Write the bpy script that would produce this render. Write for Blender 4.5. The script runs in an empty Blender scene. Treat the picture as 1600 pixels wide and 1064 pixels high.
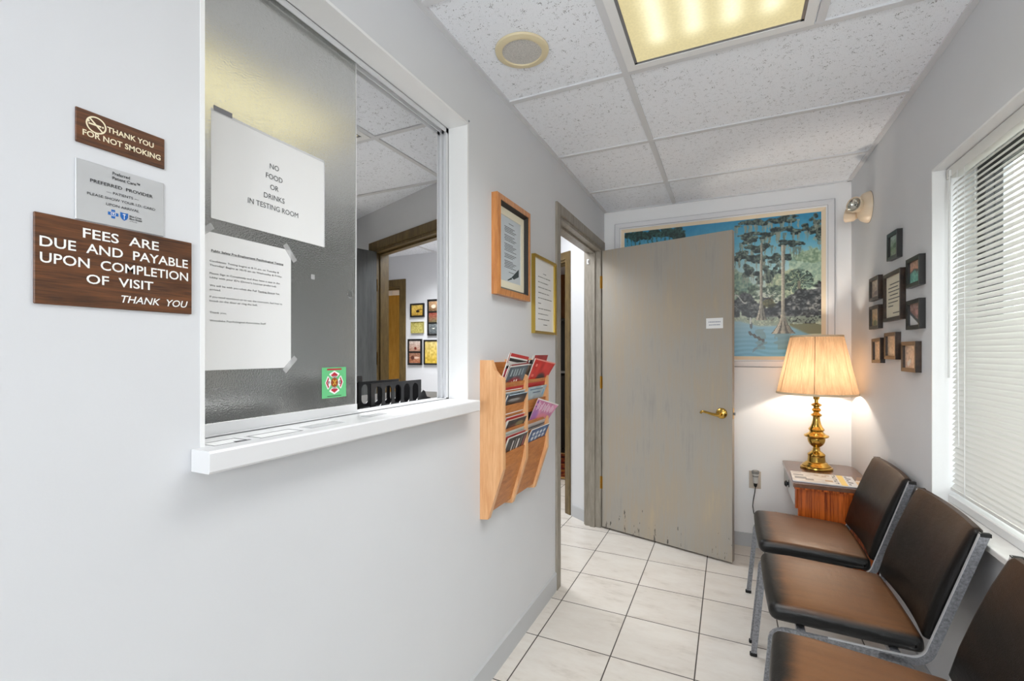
import bpy, bmesh, math, random
import numpy as np
from mathutils import Vector, Matrix
random.seed(7)
rng = np.random.default_rng(11)
SC = bpy.context.scene
COL = SC.collection
PI = math.pi
R90 = PI / 2

# ------------------------------------------------------------------ camera, sky, exposure, room lights
# metres; floor z = 0, the left wall (reception window) runs along Y at X = L
EYE = 1.2836
L, R, D, H = -0.8493, 0.6762, 3.4313, 2.335
cam_d = bpy.data.cameras.new('camera')
cam = bpy.data.objects.new('camera', cam_d)
COL.objects.link(cam)
cam.location = (0, 0, EYE)
cam.rotation_euler = (R90, 0, 0.4406)
cam_d.sensor_width = 36
cam_d.lens = 36 * 719.53 / 1600
cam_d.shift_y = 18.8 / 1600
cam_d.clip_start = 0.02
SC.camera = cam

SC.view_settings.view_transform = 'Standard'
SC.view_settings.look = 'None'
SC.view_settings.gamma = 1
SC.view_settings.use_curve_mapping = False
SC.view_settings.exposure = 0.24

world = bpy.data.worlds.new('sky')
SC.world = world
world.use_nodes = True
bg = world.node_tree.nodes['Background']
bg.inputs[0].default_value = (0.93, 0.97, 1.0, 1)
bg.inputs[1].default_value = 5.0


def area_light(name, loc, sx, sy, watts, color=(1, 1, 1), spread=PI):
    d = bpy.data.lights.new(name, 'AREA')
    d.shape = 'RECTANGLE'
    d.size, d.size_y = sx, sy
    d.energy = watts
    d.color = color
    d.spread = spread
    o = bpy.data.objects.new(name, d)
    o.location = loc
    COL.objects.link(o)
    return o


WARM = (0.965, 0.985, 1.0)      # cool white tubes
SPR = math.radians(125)      # the prismatic lenses throw their light mostly downwards
area_light('overhead_area_light', (-0.053, 1.143, H - 0.012), 0.52, 1.10, 8.5, WARM, SPR)
area_light('overhead_area_light', (-0.053, -1.0, H - 0.012), 0.52, 1.10, 3, WARM, SPR)  # fill lamp added behind the camera, no fixture modelled there
area_light('overhead_area_light', (-1.874, 1.143, H - 0.012), 0.52, 1.10, 46, WARM, math.radians(100))
area_light('overhead_area_light', (-2.5, 3.35, H - 0.012), 0.52, 0.52, 19, WARM, SPR)
area_light('overhead_area_light', (-1.38, 2.86, H - 0.012), 0.52, 0.52, 12, (.955, .98, 1))
area_light('overhead_area_light', (-1.7, 4.8, H - 0.012), 0.52, 0.52, 6, (1, .9, .75), SPR)  # unseen lamp added to light the study
# unseen fill light added behind the camera, aimed up and forward
fl = area_light('fill_light_behind_camera', (0.15, -1.5, 1.5), 0.5, 0.5, 20, (.97, .985, 1))
fl.rotation_euler = (PI - 0.85, 0, 0)
area_light('overhead_area_light', (-3.6, 4.9, H - 0.012), 0.52, 0.52, 14, WARM, SPR)  # unseen lamp added to light the room past the honey door


# ------------------------------------------------------------------ materials
def lin(c):
    c = np.asarray(c, float) / 255.0
    return np.where(c <= 0.04045, c / 12.92, ((c + 0.055) / 1.055) ** 2.4)


def rgba(c):
    v = lin(c)
    return (float(v[0]), float(v[1]), float(v[2]), 1)


class Nodes:
    def __init__(s, m):
        s.t = m.node_tree
        s.b = s.t.nodes['Principled BSDF']
        s.out = s.t.nodes['Material Output']

    def n(s, kind, **kw):
        n = s.t.nodes.new(kind)
        for k, v in kw.items():
            setattr(n, k, v)
        return n

    def l(s, a, b):
        s.t.links.new(a, b)

    def coord(s, scale=(1, 1, 1), rot=(0, 0, 0), kind='Object'):
        tc = s.n('ShaderNodeTexCoord')
        mp = s.n('ShaderNodeMapping')
        mp.inputs['Scale'].default_value = scale
        mp.inputs['Rotation'].default_value = rot
        s.l(tc.outputs[kind], mp.inputs[0])
        return mp.outputs[0]

    def noise(s, vec, scale, detail=3, rough=0.55):
        n = s.n('ShaderNodeTexNoise')
        n.inputs['Scale'].default_value = scale
        n.inputs['Detail'].default_value = detail
        n.inputs['Roughness'].default_value = rough
        s.l(vec, n.inputs['Vector'])
        return n.outputs['Fac']

    def ramp(s, fac, stops):
        r = s.n('ShaderNodeValToRGB')
        e = r.color_ramp.elements
        while len(e) < len(stops):
            e.new(0.5)
        for i, (p, c) in enumerate(stops):
            e[i].position = p
            e[i].color = rgba(c)
        s.l(fac, r.inputs[0])
        return r.outputs[0]

    def bump(s, fac, strength, dist=0.002):
        b = s.n('ShaderNodeBump')
        b.inputs['Strength'].default_value = strength
        b.inputs['Distance'].default_value = dist
        s.l(fac, b.inputs['Height'])
        s.l(b.outputs[0], s.b.inputs['Normal'])

    def math(s, op, a, b=None, clamp=False):
        m = s.n('ShaderNodeMath', operation=op, use_clamp=clamp)
        for i, v in enumerate((a, b)):
            if v is None:
                continue
            if isinstance(v, (int, float)):
                m.inputs[i].default_value = v
            else:
                s.l(v, m.inputs[i])
        return m.outputs[0]

    def mix(s, fac, a, b):
        m = s.n('ShaderNodeMix', data_type='RGBA')
        for sock, v in ((m.inputs['Factor'], fac), (m.inputs[6], a), (m.inputs[7], b)):
            if isinstance(v, (int, float)):
                sock.default_value = v
            elif isinstance(v, tuple):
                sock.default_value = v
            else:
                s.l(v, sock)
        return m.outputs[2]


MATS = {}


def mat(name, col=(200, 200, 200), rough=0.5, metal=0.0, spec=0.5, var=0.0, vscale=6, bump=0.0, bscale=200):
    if name in MATS:
        return MATS[name]
    m = bpy.data.materials.new(name)
    m.use_nodes = True
    N = Nodes(m)
    N.b.inputs['Base Color'].default_value = rgba(col)
    N.b.inputs['Roughness'].default_value = rough
    N.b.inputs['Metallic'].default_value = metal
    N.b.inputs['Specular IOR Level'].default_value = spec
    v = N.coord()
    if var:
        c = np.asarray(col, float)
        f = N.noise(v, vscale, 4)
        N.l(N.ramp(f, [(0.3, np.clip(c * (1 - var), 0, 255)), (0.7, np.clip(c * (1 + var), 0, 255))]), N.b.inputs['Base Color'])
    if bump:
        N.bump(N.noise(v, bscale, 2), bump)
    MATS[name] = m
    return m


def wood(name, dark, light, scale=(1, 1, 1), freq=14, rough=0.4, rot=(0, 0, 0), coat=0.0, bumpy=0.1):
    """grain runs along the axis whose scale is small"""
    m = bpy.data.materials.new(name)
    m.use_nodes = True
    N = Nodes(m)
    v = N.coord(scale, rot)
    a = N.noise(v, freq, 6, 0.65)
    b = N.noise(v, freq * 5, 3, 0.5)
    f = N.math('ADD', N.math('MULTIPLY', a, 0.7), N.math('MULTIPLY', b, 0.3))
    N.l(N.ramp(f, [(0.36, dark), (0.62, light)]), N.b.inputs['Base Color'])
    N.b.inputs['Roughness'].default_value = rough
    N.b.inputs['Coat Weight'].default_value = coat
    N.b.inputs['Coat Roughness'].default_value = 0.15
    N.bump(f, bumpy, 0.001)
    MATS[name] = m
    return m


def attr_mat():
    m = bpy.data.materials.new('printed_colours')
    m.use_nodes = True
    N = Nodes(m)
    a = N.n('ShaderNodeAttribute')
    a.attribute_name = 'Col'
    N.l(a.outputs['Color'], N.b.inputs['Base Color'])
    N.b.inputs['Roughness'].default_value = 0.35
    MATS['print'] = m
    return m


PRINT = attr_mat()

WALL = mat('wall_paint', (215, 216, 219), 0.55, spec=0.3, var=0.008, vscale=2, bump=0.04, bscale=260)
TRIMW = mat('white_trim_paint', (236, 236, 236), 0.35)
SILLW = mat('ledge_paint', (224, 224, 226), 0.3)
TEE = mat('ceiling_grid_metal', (216, 217, 220), 0.4)
BASEB = mat('grey_baseboard', (190, 192, 195), 0.4)
PAPER = mat('white_paper', (236, 236, 236), 0.5)
INK = mat('black_ink', (32, 32, 34), 0.6)
INKG = mat('grey_ink', (78, 78, 82), 0.6)
TAPE = mat('clear_tape', (205, 205, 205), 0.25)
TAPE.node_tree.nodes['Principled BSDF'].inputs['Alpha'].default_value = 0.45
ALU = mat('aluminium', (222, 223, 225), 0.45, 0.2)
STEEL = mat('dull_steel', (150, 152, 156), 0.4, 0.8)
BRASS = mat('brass', (196, 160, 82), 0.17, 1.0, var=0.06, vscale=20)
BRASSD = mat('aged_brass', (176, 136, 62), 0.3, 1.0)
BLACKP = mat('black_plastic', (20, 20, 22), 0.35)
BLACKF = mat('black_frame_paint', (26, 24, 23), 0.35)
BROWNF = wood('brown_black_frame', (30, 22, 17), (66, 46, 32), (1, 1, 1), 20, 0.35)
CREAM = mat('cream_plastic', (226, 206, 180), 0.35)
WHITEL = mat('white_lettering', (245, 245, 242), 0.45)
CREAML = mat('cream_lettering', (240, 228, 196), 0.45)
BLUE = mat('blue_print', (22, 98, 176), 0.45)
SILVER = mat('silver_plate', (196, 197, 199), 0.35, 0.35, var=0.02)
GOLD = mat('gold_frame', (200, 170, 82), 0.22, 1.0)
OAK = wood('oak_frame', (172, 104, 50), (214, 146, 84), (14, 14, 1.2), 5, 0.35, coat=0.3)
SIGNW = wood('walnut_laminate', (48, 25, 10), (112, 66, 32), (2.2, 2.2, 40), 3.2, 0.4)
BEECH = wood('rack_wood', (212, 150, 98), (236, 186, 136), (16, 16, 1.0), 3.4, 0.38, coat=0.2)
TABLEW = wood('table_wood', (104, 34, 8), (222, 112, 42), (30, 30, 0.9), 2.6, 0.25, coat=0.6)
TABLET = wood('table_top_wood', (92, 62, 46), (132, 94, 74), (2.5, 20, 2), 3, 0.22, coat=0.5)
BRONZE = wood('bronze_grey_trim', (80, 64, 36), (114, 94, 56), (14, 14, 2.2), 3, 0.4)
GREYTR = wood('weathered_grey_trim', (128, 121, 110), (160, 152, 140), (18, 18, 1.5), 3, 0.45, bumpy=.05)
YELLOWD = wood('honey_door_wood', (196, 138, 44), (222, 166, 70), (10, 10, 1), 3, 0.4)
OFFDOOR = wood('slate_grey_door', (74, 78, 80), (96, 99, 100), (12, 12, 1), 3, 0.5)
GREYLAM = mat('grey_drawer_laminate', (206, 205, 204), 0.4)
MARBLE = mat('sill_marble', (228, 226, 223), 0.25, var=0.05, vscale=9)
BLINDW = mat('blind_slat', (232, 231, 227), 0.5)
DARKBZ = mat('dark_bronze_window', (34, 32, 30), 0.4)
STUCCO = mat('pale_stucco', (206, 202, 190), 0.9, var=0.04, bump=0.3, bscale=90)
CONC = mat('concrete_ground', (150, 148, 140), 0.9, var=0.1)
HAMMER = mat('hammered_grey_enamel', (136, 137, 142), 0.42, 0.55, var=0.18, vscale=140, bump=0.5, bscale=160)
BRIGHTM = mat('bright_worn_metal', (228, 228, 230), 0.3, 0.5)
RUBBER = mat('black_rubber', (16, 16, 16), 0.7)
CORD = mat('black_cord', (22, 22, 22), 0.5)


def m_tile():
    m = bpy.data.materials.new('fissured_ceiling_tile')
    m.use_nodes = True
    N = Nodes(m)
    v = N.coord((1, 1, 1))
    a = N.n('ShaderNodeTexVoronoi')
    a.inputs['Scale'].default_value = 185
    N.l(N.coord((1, 1.5, 1), (0, 0, 0.5)), a.inputs['Vector'])
    big = N.noise(v, 60, 2)
    spot = N.math('LESS_THAN', a.outputs['Distance'], N.math('MULTIPLY', N.math('SUBTRACT', big, 0.42), 1.5))
    b = N.n('ShaderNodeTexVoronoi')
    b.inputs['Scale'].default_value = 260
    N.l(v, b.inputs['Vector'])
    pin = N.math('LESS_THAN', b.outputs['Distance'], 0.2)
    pit = N.math('MAXIMUM', spot, N.math('MULTIPLY', pin, 0.35))
    N.l(N.mix(N.math('MULTIPLY', pit, 0.8), rgba((243, 246, 252)), rgba((120, 120, 124))), N.b.inputs['Base Color'])
    N.b.inputs['Roughness'].default_value = 0.9
    N.b.inputs['Specular IOR Level'].default_value = 0.1
    N.bump(N.math('SUBTRACT', 1.0, pit), 0.4, 0.001)
    return m


def m_floor():
    m = bpy.data.materials.new('floor_tile')
    m.use_nodes = True
    N = Nodes(m)
    tc = N.n('ShaderNodeTexCoord')
    sp = N.n('ShaderNodeSeparateXYZ')
    N.l(tc.outputs['Object'], sp.inputs[0])
    S = 0.3306

    def line(o, off):
        q = N.math('DIVIDE', N.math('SUBTRACT', o, off), S)
        f = N.math('FRACT', q)
        d = N.math('MINIMUM', f, N.math('SUBTRACT', 1.0, f))
        return N.math('LESS_THAN', d, 0.0078), N.math('FLOOR', q)
    gx, ix = line(sp.outputs[0], -0.785)
    gy, iy = line(sp.outputs[1], 1.9383)
    g = N.math('MAXIMUM', gx, gy)
    cell = N.n('ShaderNodeCombineXYZ')
    N.l(ix, cell.inputs[0])
    N.l(iy, cell.inputs[1])
    wn = N.n('ShaderNodeTexWhiteNoise')
    N.l(cell.outputs[0], wn.inputs['Vector'])
    off = N.n('ShaderNodeVectorMath', operation='MULTIPLY_ADD')
    N.l(wn.outputs['Color'], off.inputs[0])
    off.inputs[1].default_value = (9, 9, 9)
    N.l(N.coord((4, 11, 4), (0, 0, 0.35)), off.inputs[2])
    vein = N.noise(off.outputs[0], 1.0, 7, 0.62)
    fine = N.noise(off.outputs[0], 6.0, 4, 0.6)
    f = N.math('ADD', N.math('MULTIPLY', vein, 0.75), N.math('MULTIPLY', fine, 0.25))
    tile = N.ramp(f, [(0.32, (200, 192, 183)), (0.45, (220, 213, 205)), (0.62, (226, 221, 214))])
    tone = N.mix(N.math('MULTIPLY', wn.outputs['Value'], 0.35), tile, rgba((208, 202, 193)))
    N.l(N.mix(g, tone, rgba((74, 68, 62))), N.b.inputs['Base Color'])
    N.l(N.math('ADD', N.math('MULTIPLY', g, 0.5), 0.24), N.b.inputs['Roughness'])
    N.bump(N.math('SUBTRACT', 1.0, g), 0.4, 0.002)
    return m


def m_door():
    m = bpy.data.materials.new('weathered_door_veneer')
    m.use_nodes = True
    N = Nodes(m)
    v = N.coord((22, 22, 1.3))
    a = N.noise(v, 2.2, 6, 0.7)
    p = N.noise(N.coord((3.2, 3.2, 1.3)), 1.3, 4, 0.6)
    f = N.math('ADD', N.math('MULTIPLY', a, 0.45), N.math('MULTIPLY', p, 0.55))
    c = N.ramp(f, [(0.34, (150, 146, 140)), (0.46, (163, 157, 148)), (0.56, (166, 155, 140)), (0.68, (176, 160, 136))])
    # dark scuffs of their own shape near the bottom edge
    sp = N.n('ShaderNodeSeparateXYZ')
    tc = N.n('ShaderNodeTexCoord')
    N.l(tc.outputs['Object'], sp.inputs[0])
    low = N.math('LESS_THAN', sp.outputs[2], N.math('MULTIPLY', N.noise(N.coord((5, 5, 1)), 2.0, 2), 0.30))
    sc = N.math('GREATER_THAN', N.noise(N.coord((46, 46, 11)), 1.0, 3, 0.6), 0.635)
    N.l(N.mix(N.math('MULTIPLY', N.math('MULTIPLY', low, sc), 0.85), c, rgba((52, 49, 46))), N.b.inputs['Base Color'])
    N.b.inputs['Roughness'].default_value = 0.5
    N.bump(a, 0.12, 0.001)
    return m


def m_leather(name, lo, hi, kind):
    """black vinyl, browner on the seat top and towards the backrest top"""
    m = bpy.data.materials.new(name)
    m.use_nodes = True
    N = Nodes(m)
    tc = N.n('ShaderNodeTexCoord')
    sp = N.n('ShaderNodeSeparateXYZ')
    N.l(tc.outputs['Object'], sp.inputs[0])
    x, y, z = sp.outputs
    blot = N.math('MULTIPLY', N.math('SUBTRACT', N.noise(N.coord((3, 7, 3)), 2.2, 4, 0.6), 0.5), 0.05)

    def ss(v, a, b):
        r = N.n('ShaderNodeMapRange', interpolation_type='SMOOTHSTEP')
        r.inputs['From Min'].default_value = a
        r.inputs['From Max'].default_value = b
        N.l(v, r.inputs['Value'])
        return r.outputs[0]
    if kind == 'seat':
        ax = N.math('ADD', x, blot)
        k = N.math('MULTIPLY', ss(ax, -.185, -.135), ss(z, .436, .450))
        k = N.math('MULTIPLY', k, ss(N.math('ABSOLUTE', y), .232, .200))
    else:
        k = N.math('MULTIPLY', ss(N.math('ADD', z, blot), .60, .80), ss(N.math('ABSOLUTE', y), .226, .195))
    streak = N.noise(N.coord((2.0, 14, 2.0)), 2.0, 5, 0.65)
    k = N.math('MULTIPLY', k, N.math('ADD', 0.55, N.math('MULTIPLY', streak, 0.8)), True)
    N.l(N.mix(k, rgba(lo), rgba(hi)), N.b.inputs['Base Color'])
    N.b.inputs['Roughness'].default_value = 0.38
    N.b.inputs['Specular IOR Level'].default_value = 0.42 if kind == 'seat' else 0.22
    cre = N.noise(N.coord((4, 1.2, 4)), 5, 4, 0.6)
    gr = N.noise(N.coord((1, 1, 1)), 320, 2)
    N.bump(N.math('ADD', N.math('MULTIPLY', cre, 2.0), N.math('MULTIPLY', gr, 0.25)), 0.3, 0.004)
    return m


def m_frost():
    m = bpy.data.materials.new('pebbled_obscure_glass')
    m.use_nodes = True
    N = Nodes(m)
    N.b.inputs['Base Color'].default_value = (0.88, 0.89, 0.87, 1)
    N.b.inputs['Transmission Weight'].default_value = 0.93
    N.b.inputs['Roughness'].default_value = 0.15
    N.b.inputs['IOR'].default_value = 1.25
    N.bump(N.noise(N.coord(), 300, 2), 0.55, 0.002)
    return m


def m_lens():
    """prismatic diffuser: luminous, brighter where each tube runs behind it"""
    m = bpy.data.materials.new('luminous_prismatic_lens')
    m.use_nodes = True
    N = Nodes(m)
    sp = N.n('ShaderNodeSeparateXYZ')
    tc = N.n('ShaderNodeTexCoord')
    N.l(tc.outputs['Object'], sp.inputs[0])
    x, y = sp.outputs[0], sp.outputs[1]
    tot = None
    for cx in (-0.165, -0.055, 0.055, 0.165):
        d = N.math('DIVIDE', N.math('SUBTRACT', x, cx), 0.035)
        e = N.math('DIVIDE', N.math('MAXIMUM', N.math('SUBTRACT', N.math('ABSOLUTE', y), 0.44), 0.0), 0.05)
        g = N.math('POWER', 2.718, N.math('MULTIPLY', N.math('ADD', N.math('MULTIPLY', d, d), N.math('MULTIPLY', e, e)), -1.0))
        tot = g if tot is None else N.math('ADD', tot, g)
    pr = N.n('ShaderNodeTexVoronoi')
    pr.inputs['Scale'].default_value = 130
    N.l(tc.outputs['Object'], pr.inputs['Vector'])
    st = N.math('ADD', N.math('MULTIPLY', tot, 0.40), 0.62)
    st = N.math('MULTIPLY', st, N.math('ADD', 0.92, N.math('MULTIPLY', pr.outputs['Distance'], 0.14)))
    N.l(N.mix(N.math('MULTIPLY', tot, 1.0, True), rgba((250, 234, 178)), rgba((255, 248, 208))), N.b.inputs['Emission Color'])
    N.l(st, N.b.inputs['Emission Strength'])
    N.b.inputs['Base Color'].default_value = rgba((70, 66, 50))
    N.b.inputs['Roughness'].default_value = 0.4
    return m


def m_shade():
    m = bpy.data.materials.new('pleated_shade_fabric')
    m.use_nodes = True
    N = Nodes(m)
    tr = N.n('ShaderNodeBsdfTranslucent')
    df = N.n('ShaderNodeBsdfDiffuse')
    mx = N.n('ShaderNodeMixShader')
    c = N.ramp(N.noise(N.coord((30, 30, 2)), 2, 3), [(0.3, (152, 124, 96)), (0.7, (170, 142, 112))])
    N.l(c, tr.inputs[0])
    N.l(c, df.inputs[0])
    mx.inputs[0].default_value = 0.5
    N.l(df.outputs[0], mx.inputs[1])
    N.l(tr.outputs[0], mx.inputs[2])
    N.l(mx.outputs[0], N.out.inputs[0])
    return m


def m_glass(name, rough=0.02):
    m = bpy.data.materials.new(name)
    m.use_nodes = True
    N = Nodes(m)
    N.b.inputs['Transmission Weight'].default_value = 1
    N.b.inputs['Roughness'].default_value = rough
    N.b.inputs['IOR'].default_value = 1.45
    return m


TILE, FLOOR, DOORM, FROST, LENS, SHADE = m_tile(), m_floor(), m_door(), m_frost(), m_lens(), m_shade()
CLEAR = m_glass('clear_glass')


def m_pane():
    m = bpy.data.materials.new('thin_window_glass')
    m.use_nodes = True
    N = Nodes(m)
    tr, gl, mx = N.n('ShaderNodeBsdfTransparent'), N.n('ShaderNodeBsdfGlossy'), N.n('ShaderNodeMixShader')
    gl.inputs['Roughness'].default_value = 0.02
    tr.inputs[0].default_value = (0.93, 0.95, 0.94, 1)
    mx.inputs[0].default_value = 0.05
    N.l(tr.outputs[0], mx.inputs[1])
    N.l(gl.outputs[0], mx.inputs[2])
    N.l(mx.outputs[0], N.out.inputs[0])
    return m


PANE = m_pane()


# ------------------------------------------------------------------ mesh building
class MB:
    def __init__(s):
        s.v, s.f = [], []

    def add(s, vs, fs):
        o = len(s.v)
        s.v += [tuple(map(float, p)) for p in vs]
        s.f += [tuple(i + o for i in f) for f in fs]
        return s

    def box(s, x0, x1, y0, y1, z0, z1, M=None):
        vs = [(x, y, z) for x in (x0, x1) for y in (y0, y1) for z in (z0, z1)]
        if M is not None:
            vs = [M @ Vector(p) for p in vs]
        return s.add(vs, [(0, 1, 3, 2), (4, 6, 7, 5), (0, 4, 5, 1), (2, 3, 7, 6), (0, 2, 6, 4), (1, 5, 7, 3)])

    def rbox(s, x0, x1, y0, y1, z0, z1, r, seg=2, M=None):
        """box with rounded edges"""
        bm = bmesh.new()
        bmesh.ops.create_cube(bm, size=1)
        for v in bm.verts:
            v.co = Vector(((x0 + x1) / 2 + v.co.x * (x1 - x0), (y0 + y1) / 2 + v.co.y * (y1 - y0), (z0 + z1) / 2 + v.co.z * (z1 - z0)))
        bmesh.ops.bevel(bm, geom=bm.edges[:], offset=r, segments=seg, profile=0.5, affect='EDGES')
        return s.bm(bm, M)

    def bm(s, bm, M=None):
        bm.verts.ensure_lookup_table()
        bm.verts.index_update()
        s.add([(M @ v.co if M is not None else v.co) for v in bm.verts], [tuple(v.index for v in f.verts) for f in bm.faces])
        bm.free()
        return s

    def prism(s, pts, axis, a, b):
        """polygon pts in the plane across `axis`, extruded from a to b"""
        n = len(pts)

        def P(p, t):
            return {'x': (t, p[0], p[1]), 'y': (p[0], t, p[1]), 'z': (p[0], p[1], t)}[axis]
        vs = [P(p, a) for p in pts] + [P(p, b) for p in pts]
        fs = [tuple(range(n))[::-1], tuple(range(n, 2 * n))] + [(i, (i + 1) % n, n + (i + 1) % n, n + i) for i in range(n)]
        return s.add(vs, fs)

    def lathe(s, prof, seg=32, M=None, ripple=None):
        vs, fs = [], []
        for r, z in prof:
            for k in range(seg):
                a = 2 * PI * k / seg
                rr = r if ripple is None else r + ripple(a, z)
                p = Vector((rr * math.cos(a), rr * math.sin(a), z))
                vs.append(M @ p if M is not None else p)
        for i in range(len(prof) - 1):
            for k in range(seg):
                k2 = (k + 1) % seg
                fs.append((i * seg + k, i * seg + k2, (i + 1) * seg + k2, (i + 1) * seg + k))
        return s.add(vs, fs)

    def disc(s, r, z=0, seg=32, M=None):
        vs = [Vector((r * math.cos(2 * PI * k / seg), r * math.sin(2 * PI * k / seg), z)) for k in range(seg)]
        return s.add([M @ p if M is not None else p for p in vs], [tuple(range(seg))])

    def tube(s, pts, r, seg=8):
        P = [Vector(p) for p in pts]
        vs, fs = [], []
        up = Vector((0.13, 0.2, 1)).normalized()
        for i, p in enumerate(P):
            t = (P[min(i + 1, len(P) - 1)] - P[max(i - 1, 0)]).normalized()
            a = t.cross(up)
            if a.length < 1e-3:
                a = t.cross(Vector((1, 0, 0)))
            a.normalize()
            b = t.cross(a)
            rr = r[i] if isinstance(r, (list, tuple)) else r
            for k in range(seg):
                w = 2 * PI * k / seg
                vs.append(p + a * rr * math.cos(w) + b * rr * math.sin(w))
        for i in range(len(P) - 1):
            for k in range(seg):
                k2 = (k + 1) % seg
                fs.append((i * seg + k, i * seg + k2, (i + 1) * seg + k2, (i + 1) * seg + k))
        fs += [tuple(range(seg))[::-1], tuple(range((len(P) - 1) * seg, len(P) * seg))]
        return s.add(vs, fs)

    def sweep_xz(s, path, wn, y0, y1):
        """rectangular bar following a path in the XZ plane, wn wide across the path"""
        P = [Vector((p[0], p[1])) for p in path]
        vs, fs = [], []
        for i, p in enumerate(P):
            t = (P[min(i + 1, len(P) - 1)] - P[max(i - 1, 0)]).normalized()
            n = Vector((-t.y, t.x)) * wn / 2
            for q, y in ((p + n, y0), (p + n, y1), (p - n, y1), (p - n, y0)):
                vs.append((q.x, y, q.y))
        for i in range(len(P) - 1):
            for k in range(4):
                k2 = (k + 1) % 4
                fs.append((i * 4 + k, i * 4 + k2, (i + 1) * 4 + k2, (i + 1) * 4 + k))
        m = (len(P) - 1) * 4
        fs += [(3, 2, 1, 0), (m, m + 1, m + 2, m + 3)]
        return s.add(vs, fs)

    def frame(s, w, h, b, d, y=0.0, inner=None):
        """picture-frame ring around the origin of the XZ plane: outer w x h, border b, from y (wall) out to y-d"""
        for (x0, x1, z0, z1) in ((-w / 2, -w / 2 + b, -h / 2, h / 2), (w / 2 - b, w / 2, -h / 2, h / 2), (-w / 2 + b, w / 2 - b, h / 2 - b, h / 2), (-w / 2 + b, w / 2 - b, -h / 2, -h / 2 + b)):
            s.box(x0, x1, y - d, y, z0, z1)
        return s

    def mitre(s, w, h, b, d, y=0.0, d_in=None):
        """mitred moulding, face slopes from depth d at the rim to d_in at the sight edge"""
        d_in = d if d_in is None else d_in
        o = [(-w / 2, -h / 2), (w / 2, -h / 2), (w / 2, h / 2), (-w / 2, h / 2)]
        i = [(-w / 2 + b, -h / 2 + b), (w / 2 - b, -h / 2 + b), (w / 2 - b, h / 2 - b), (-w / 2 + b, h / 2 - b)]
        vs = [(p[0], y, p[1]) for p in o] + [(p[0], y - d, p[1]) for p in o] + [(p[0], y - d_in, p[1]) for p in i] + [(p[0], y, p[1]) for p in i]
        fs = []
        for k in range(4):
            k2 = (k + 1) % 4
            fs += [(k, k2, 4 + k2, 4 + k), (4 + k, 4 + k2, 8 + k2, 8 + k), (8 + k, 8 + k2, 12 + k2, 12 + k), (12 + k, 12 + k2, k2, k)]
        return s.add(vs, fs)


def mesh_of(name, mb, m, smooth=False):
    me = bpy.data.meshes.new(name)
    me.from_pydata(mb.v, [], mb.f)
    b = bmesh.new()
    b.from_mesh(me)
    bmesh.ops.recalc_face_normals(b, faces=b.faces[:])
    b.to_mesh(me)
    b.free()
    if m is not None:
        me.materials.append(m)
    if smooth:
        for p in me.polygons:
            p.use_smooth = True
        try:
            me.set_sharp_from_angle(angle=math.radians(38))
        except Exception:
            pass
    me.update()
    return me


def obj(name, mb, m, parent=None, loc=(0, 0, 0), rz=0.0, smooth=False, rot=None):
    me = mb if isinstance(mb, bpy.types.Mesh) else mesh_of(name, mb, m, smooth)
    o = bpy.data.objects.new(name, me)
    COL.objects.link(o)
    o.location = loc
    o.rotation_euler = rot if rot is not None else (0, 0, rz)
    if parent is not None:
        o.parent = parent
    return o


def tag(o, label=None, cat=None, group=None, kind=None):
    for k, v in (('label', label), ('category', cat), ('group', group), ('kind', kind)):
        if v:
            o[k] = v
    return o


def thing(name, label, cat, loc=(0, 0, 0), rz=0.0, group=None, rot=None):
    o = bpy.data.objects.new(name, None)
    o.empty_display_size = 0.05
    COL.objects.link(o)
    o.location = loc
    o.rotation_euler = rot if rot is not None else (0, 0, rz)
    return tag(o, label, cat, group)


def struct(name, mb, m, parent=None, loc=(0, 0, 0), rz=0.0, smooth=False):
    o = obj(name, mb, m, parent, loc, rz, smooth)
    if parent is None:
        o['kind'] = 'structure'
    return o


def struct_root(name, loc=(0, 0, 0), rz=0.0):
    o = bpy.data.objects.new(name, None)
    COL.objects.link(o)
    o.location = loc
    o.rotation_euler = (0, 0, rz)
    o['kind'] = 'structure'
    return o


def dup(root, loc, label=None, group=None, rz=None):
    r = root.copy()
    COL.objects.link(r)
    r.location = loc
    if rz is not None:
        r.rotation_euler = (0, 0, rz)
    if label:
        r['label'] = label
    if group:
        r['group'] = group
    for ch in list(root.children):
        c = ch.copy()
        COL.objects.link(c)
        c.parent = r
        for g in list(ch.children):
            d = g.copy()
            COL.objects.link(d)
            d.parent = c
    return r


# lettering: lines = (text, centre or left x, z of the capitals' middle, width or None, cap height, align, shear, weight)
def lettering(lines, y, thick=0.0004):
    mb = MB()
    dg = None
    for (txt, x, z, w, cap, align, shear, weight) in lines:
        cu = bpy.data.curves.new('letters', 'FONT')
        cu.body = txt
        cu.size = 1.0
        cu.shear = shear
        cu.offset = weight
        cu.resolution_u = 3
        o = bpy.data.objects.new('letters', cu)
        COL.objects.link(o)
        dg = bpy.context.evaluated_depsgraph_get()
        me = bpy.data.meshes.new_from_object(o.evaluated_get(dg))
        bpy.data.objects.remove(o)
        bpy.data.curves.remove(cu)
        if not me.vertices:
            continue
        V = np.array([v.co[:2] for v in me.vertices])
        x0, x1 = V[:, 0].min(), V[:, 0].max()
        capu = 0.729
        sz = cap / capu
        sx = sz if w is None else w / (x1 - x0)
        X = (V[:, 0] - (x0 + x1) / 2) * sx
        if align == 'l':
            X = X + (x1 - x0) / 2 * sx
        if align == 'r':
            X = X - (x1 - x0) / 2 * sx
        Z = (V[:, 1] - capu / 2) * sz
        vs = [(x + a, y - thick, z + b) for a, b in zip(X, Z)]
        mb.add(vs, [tuple(p.vertices) for p in me.polygons])
        bpy.data.meshes.remove(me)
    return mb


def T(txt, x, z, w, cap, align='c', shear=0.0, weight=0.0):
    return (txt, x, z, w, cap, align, shear, weight)


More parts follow.
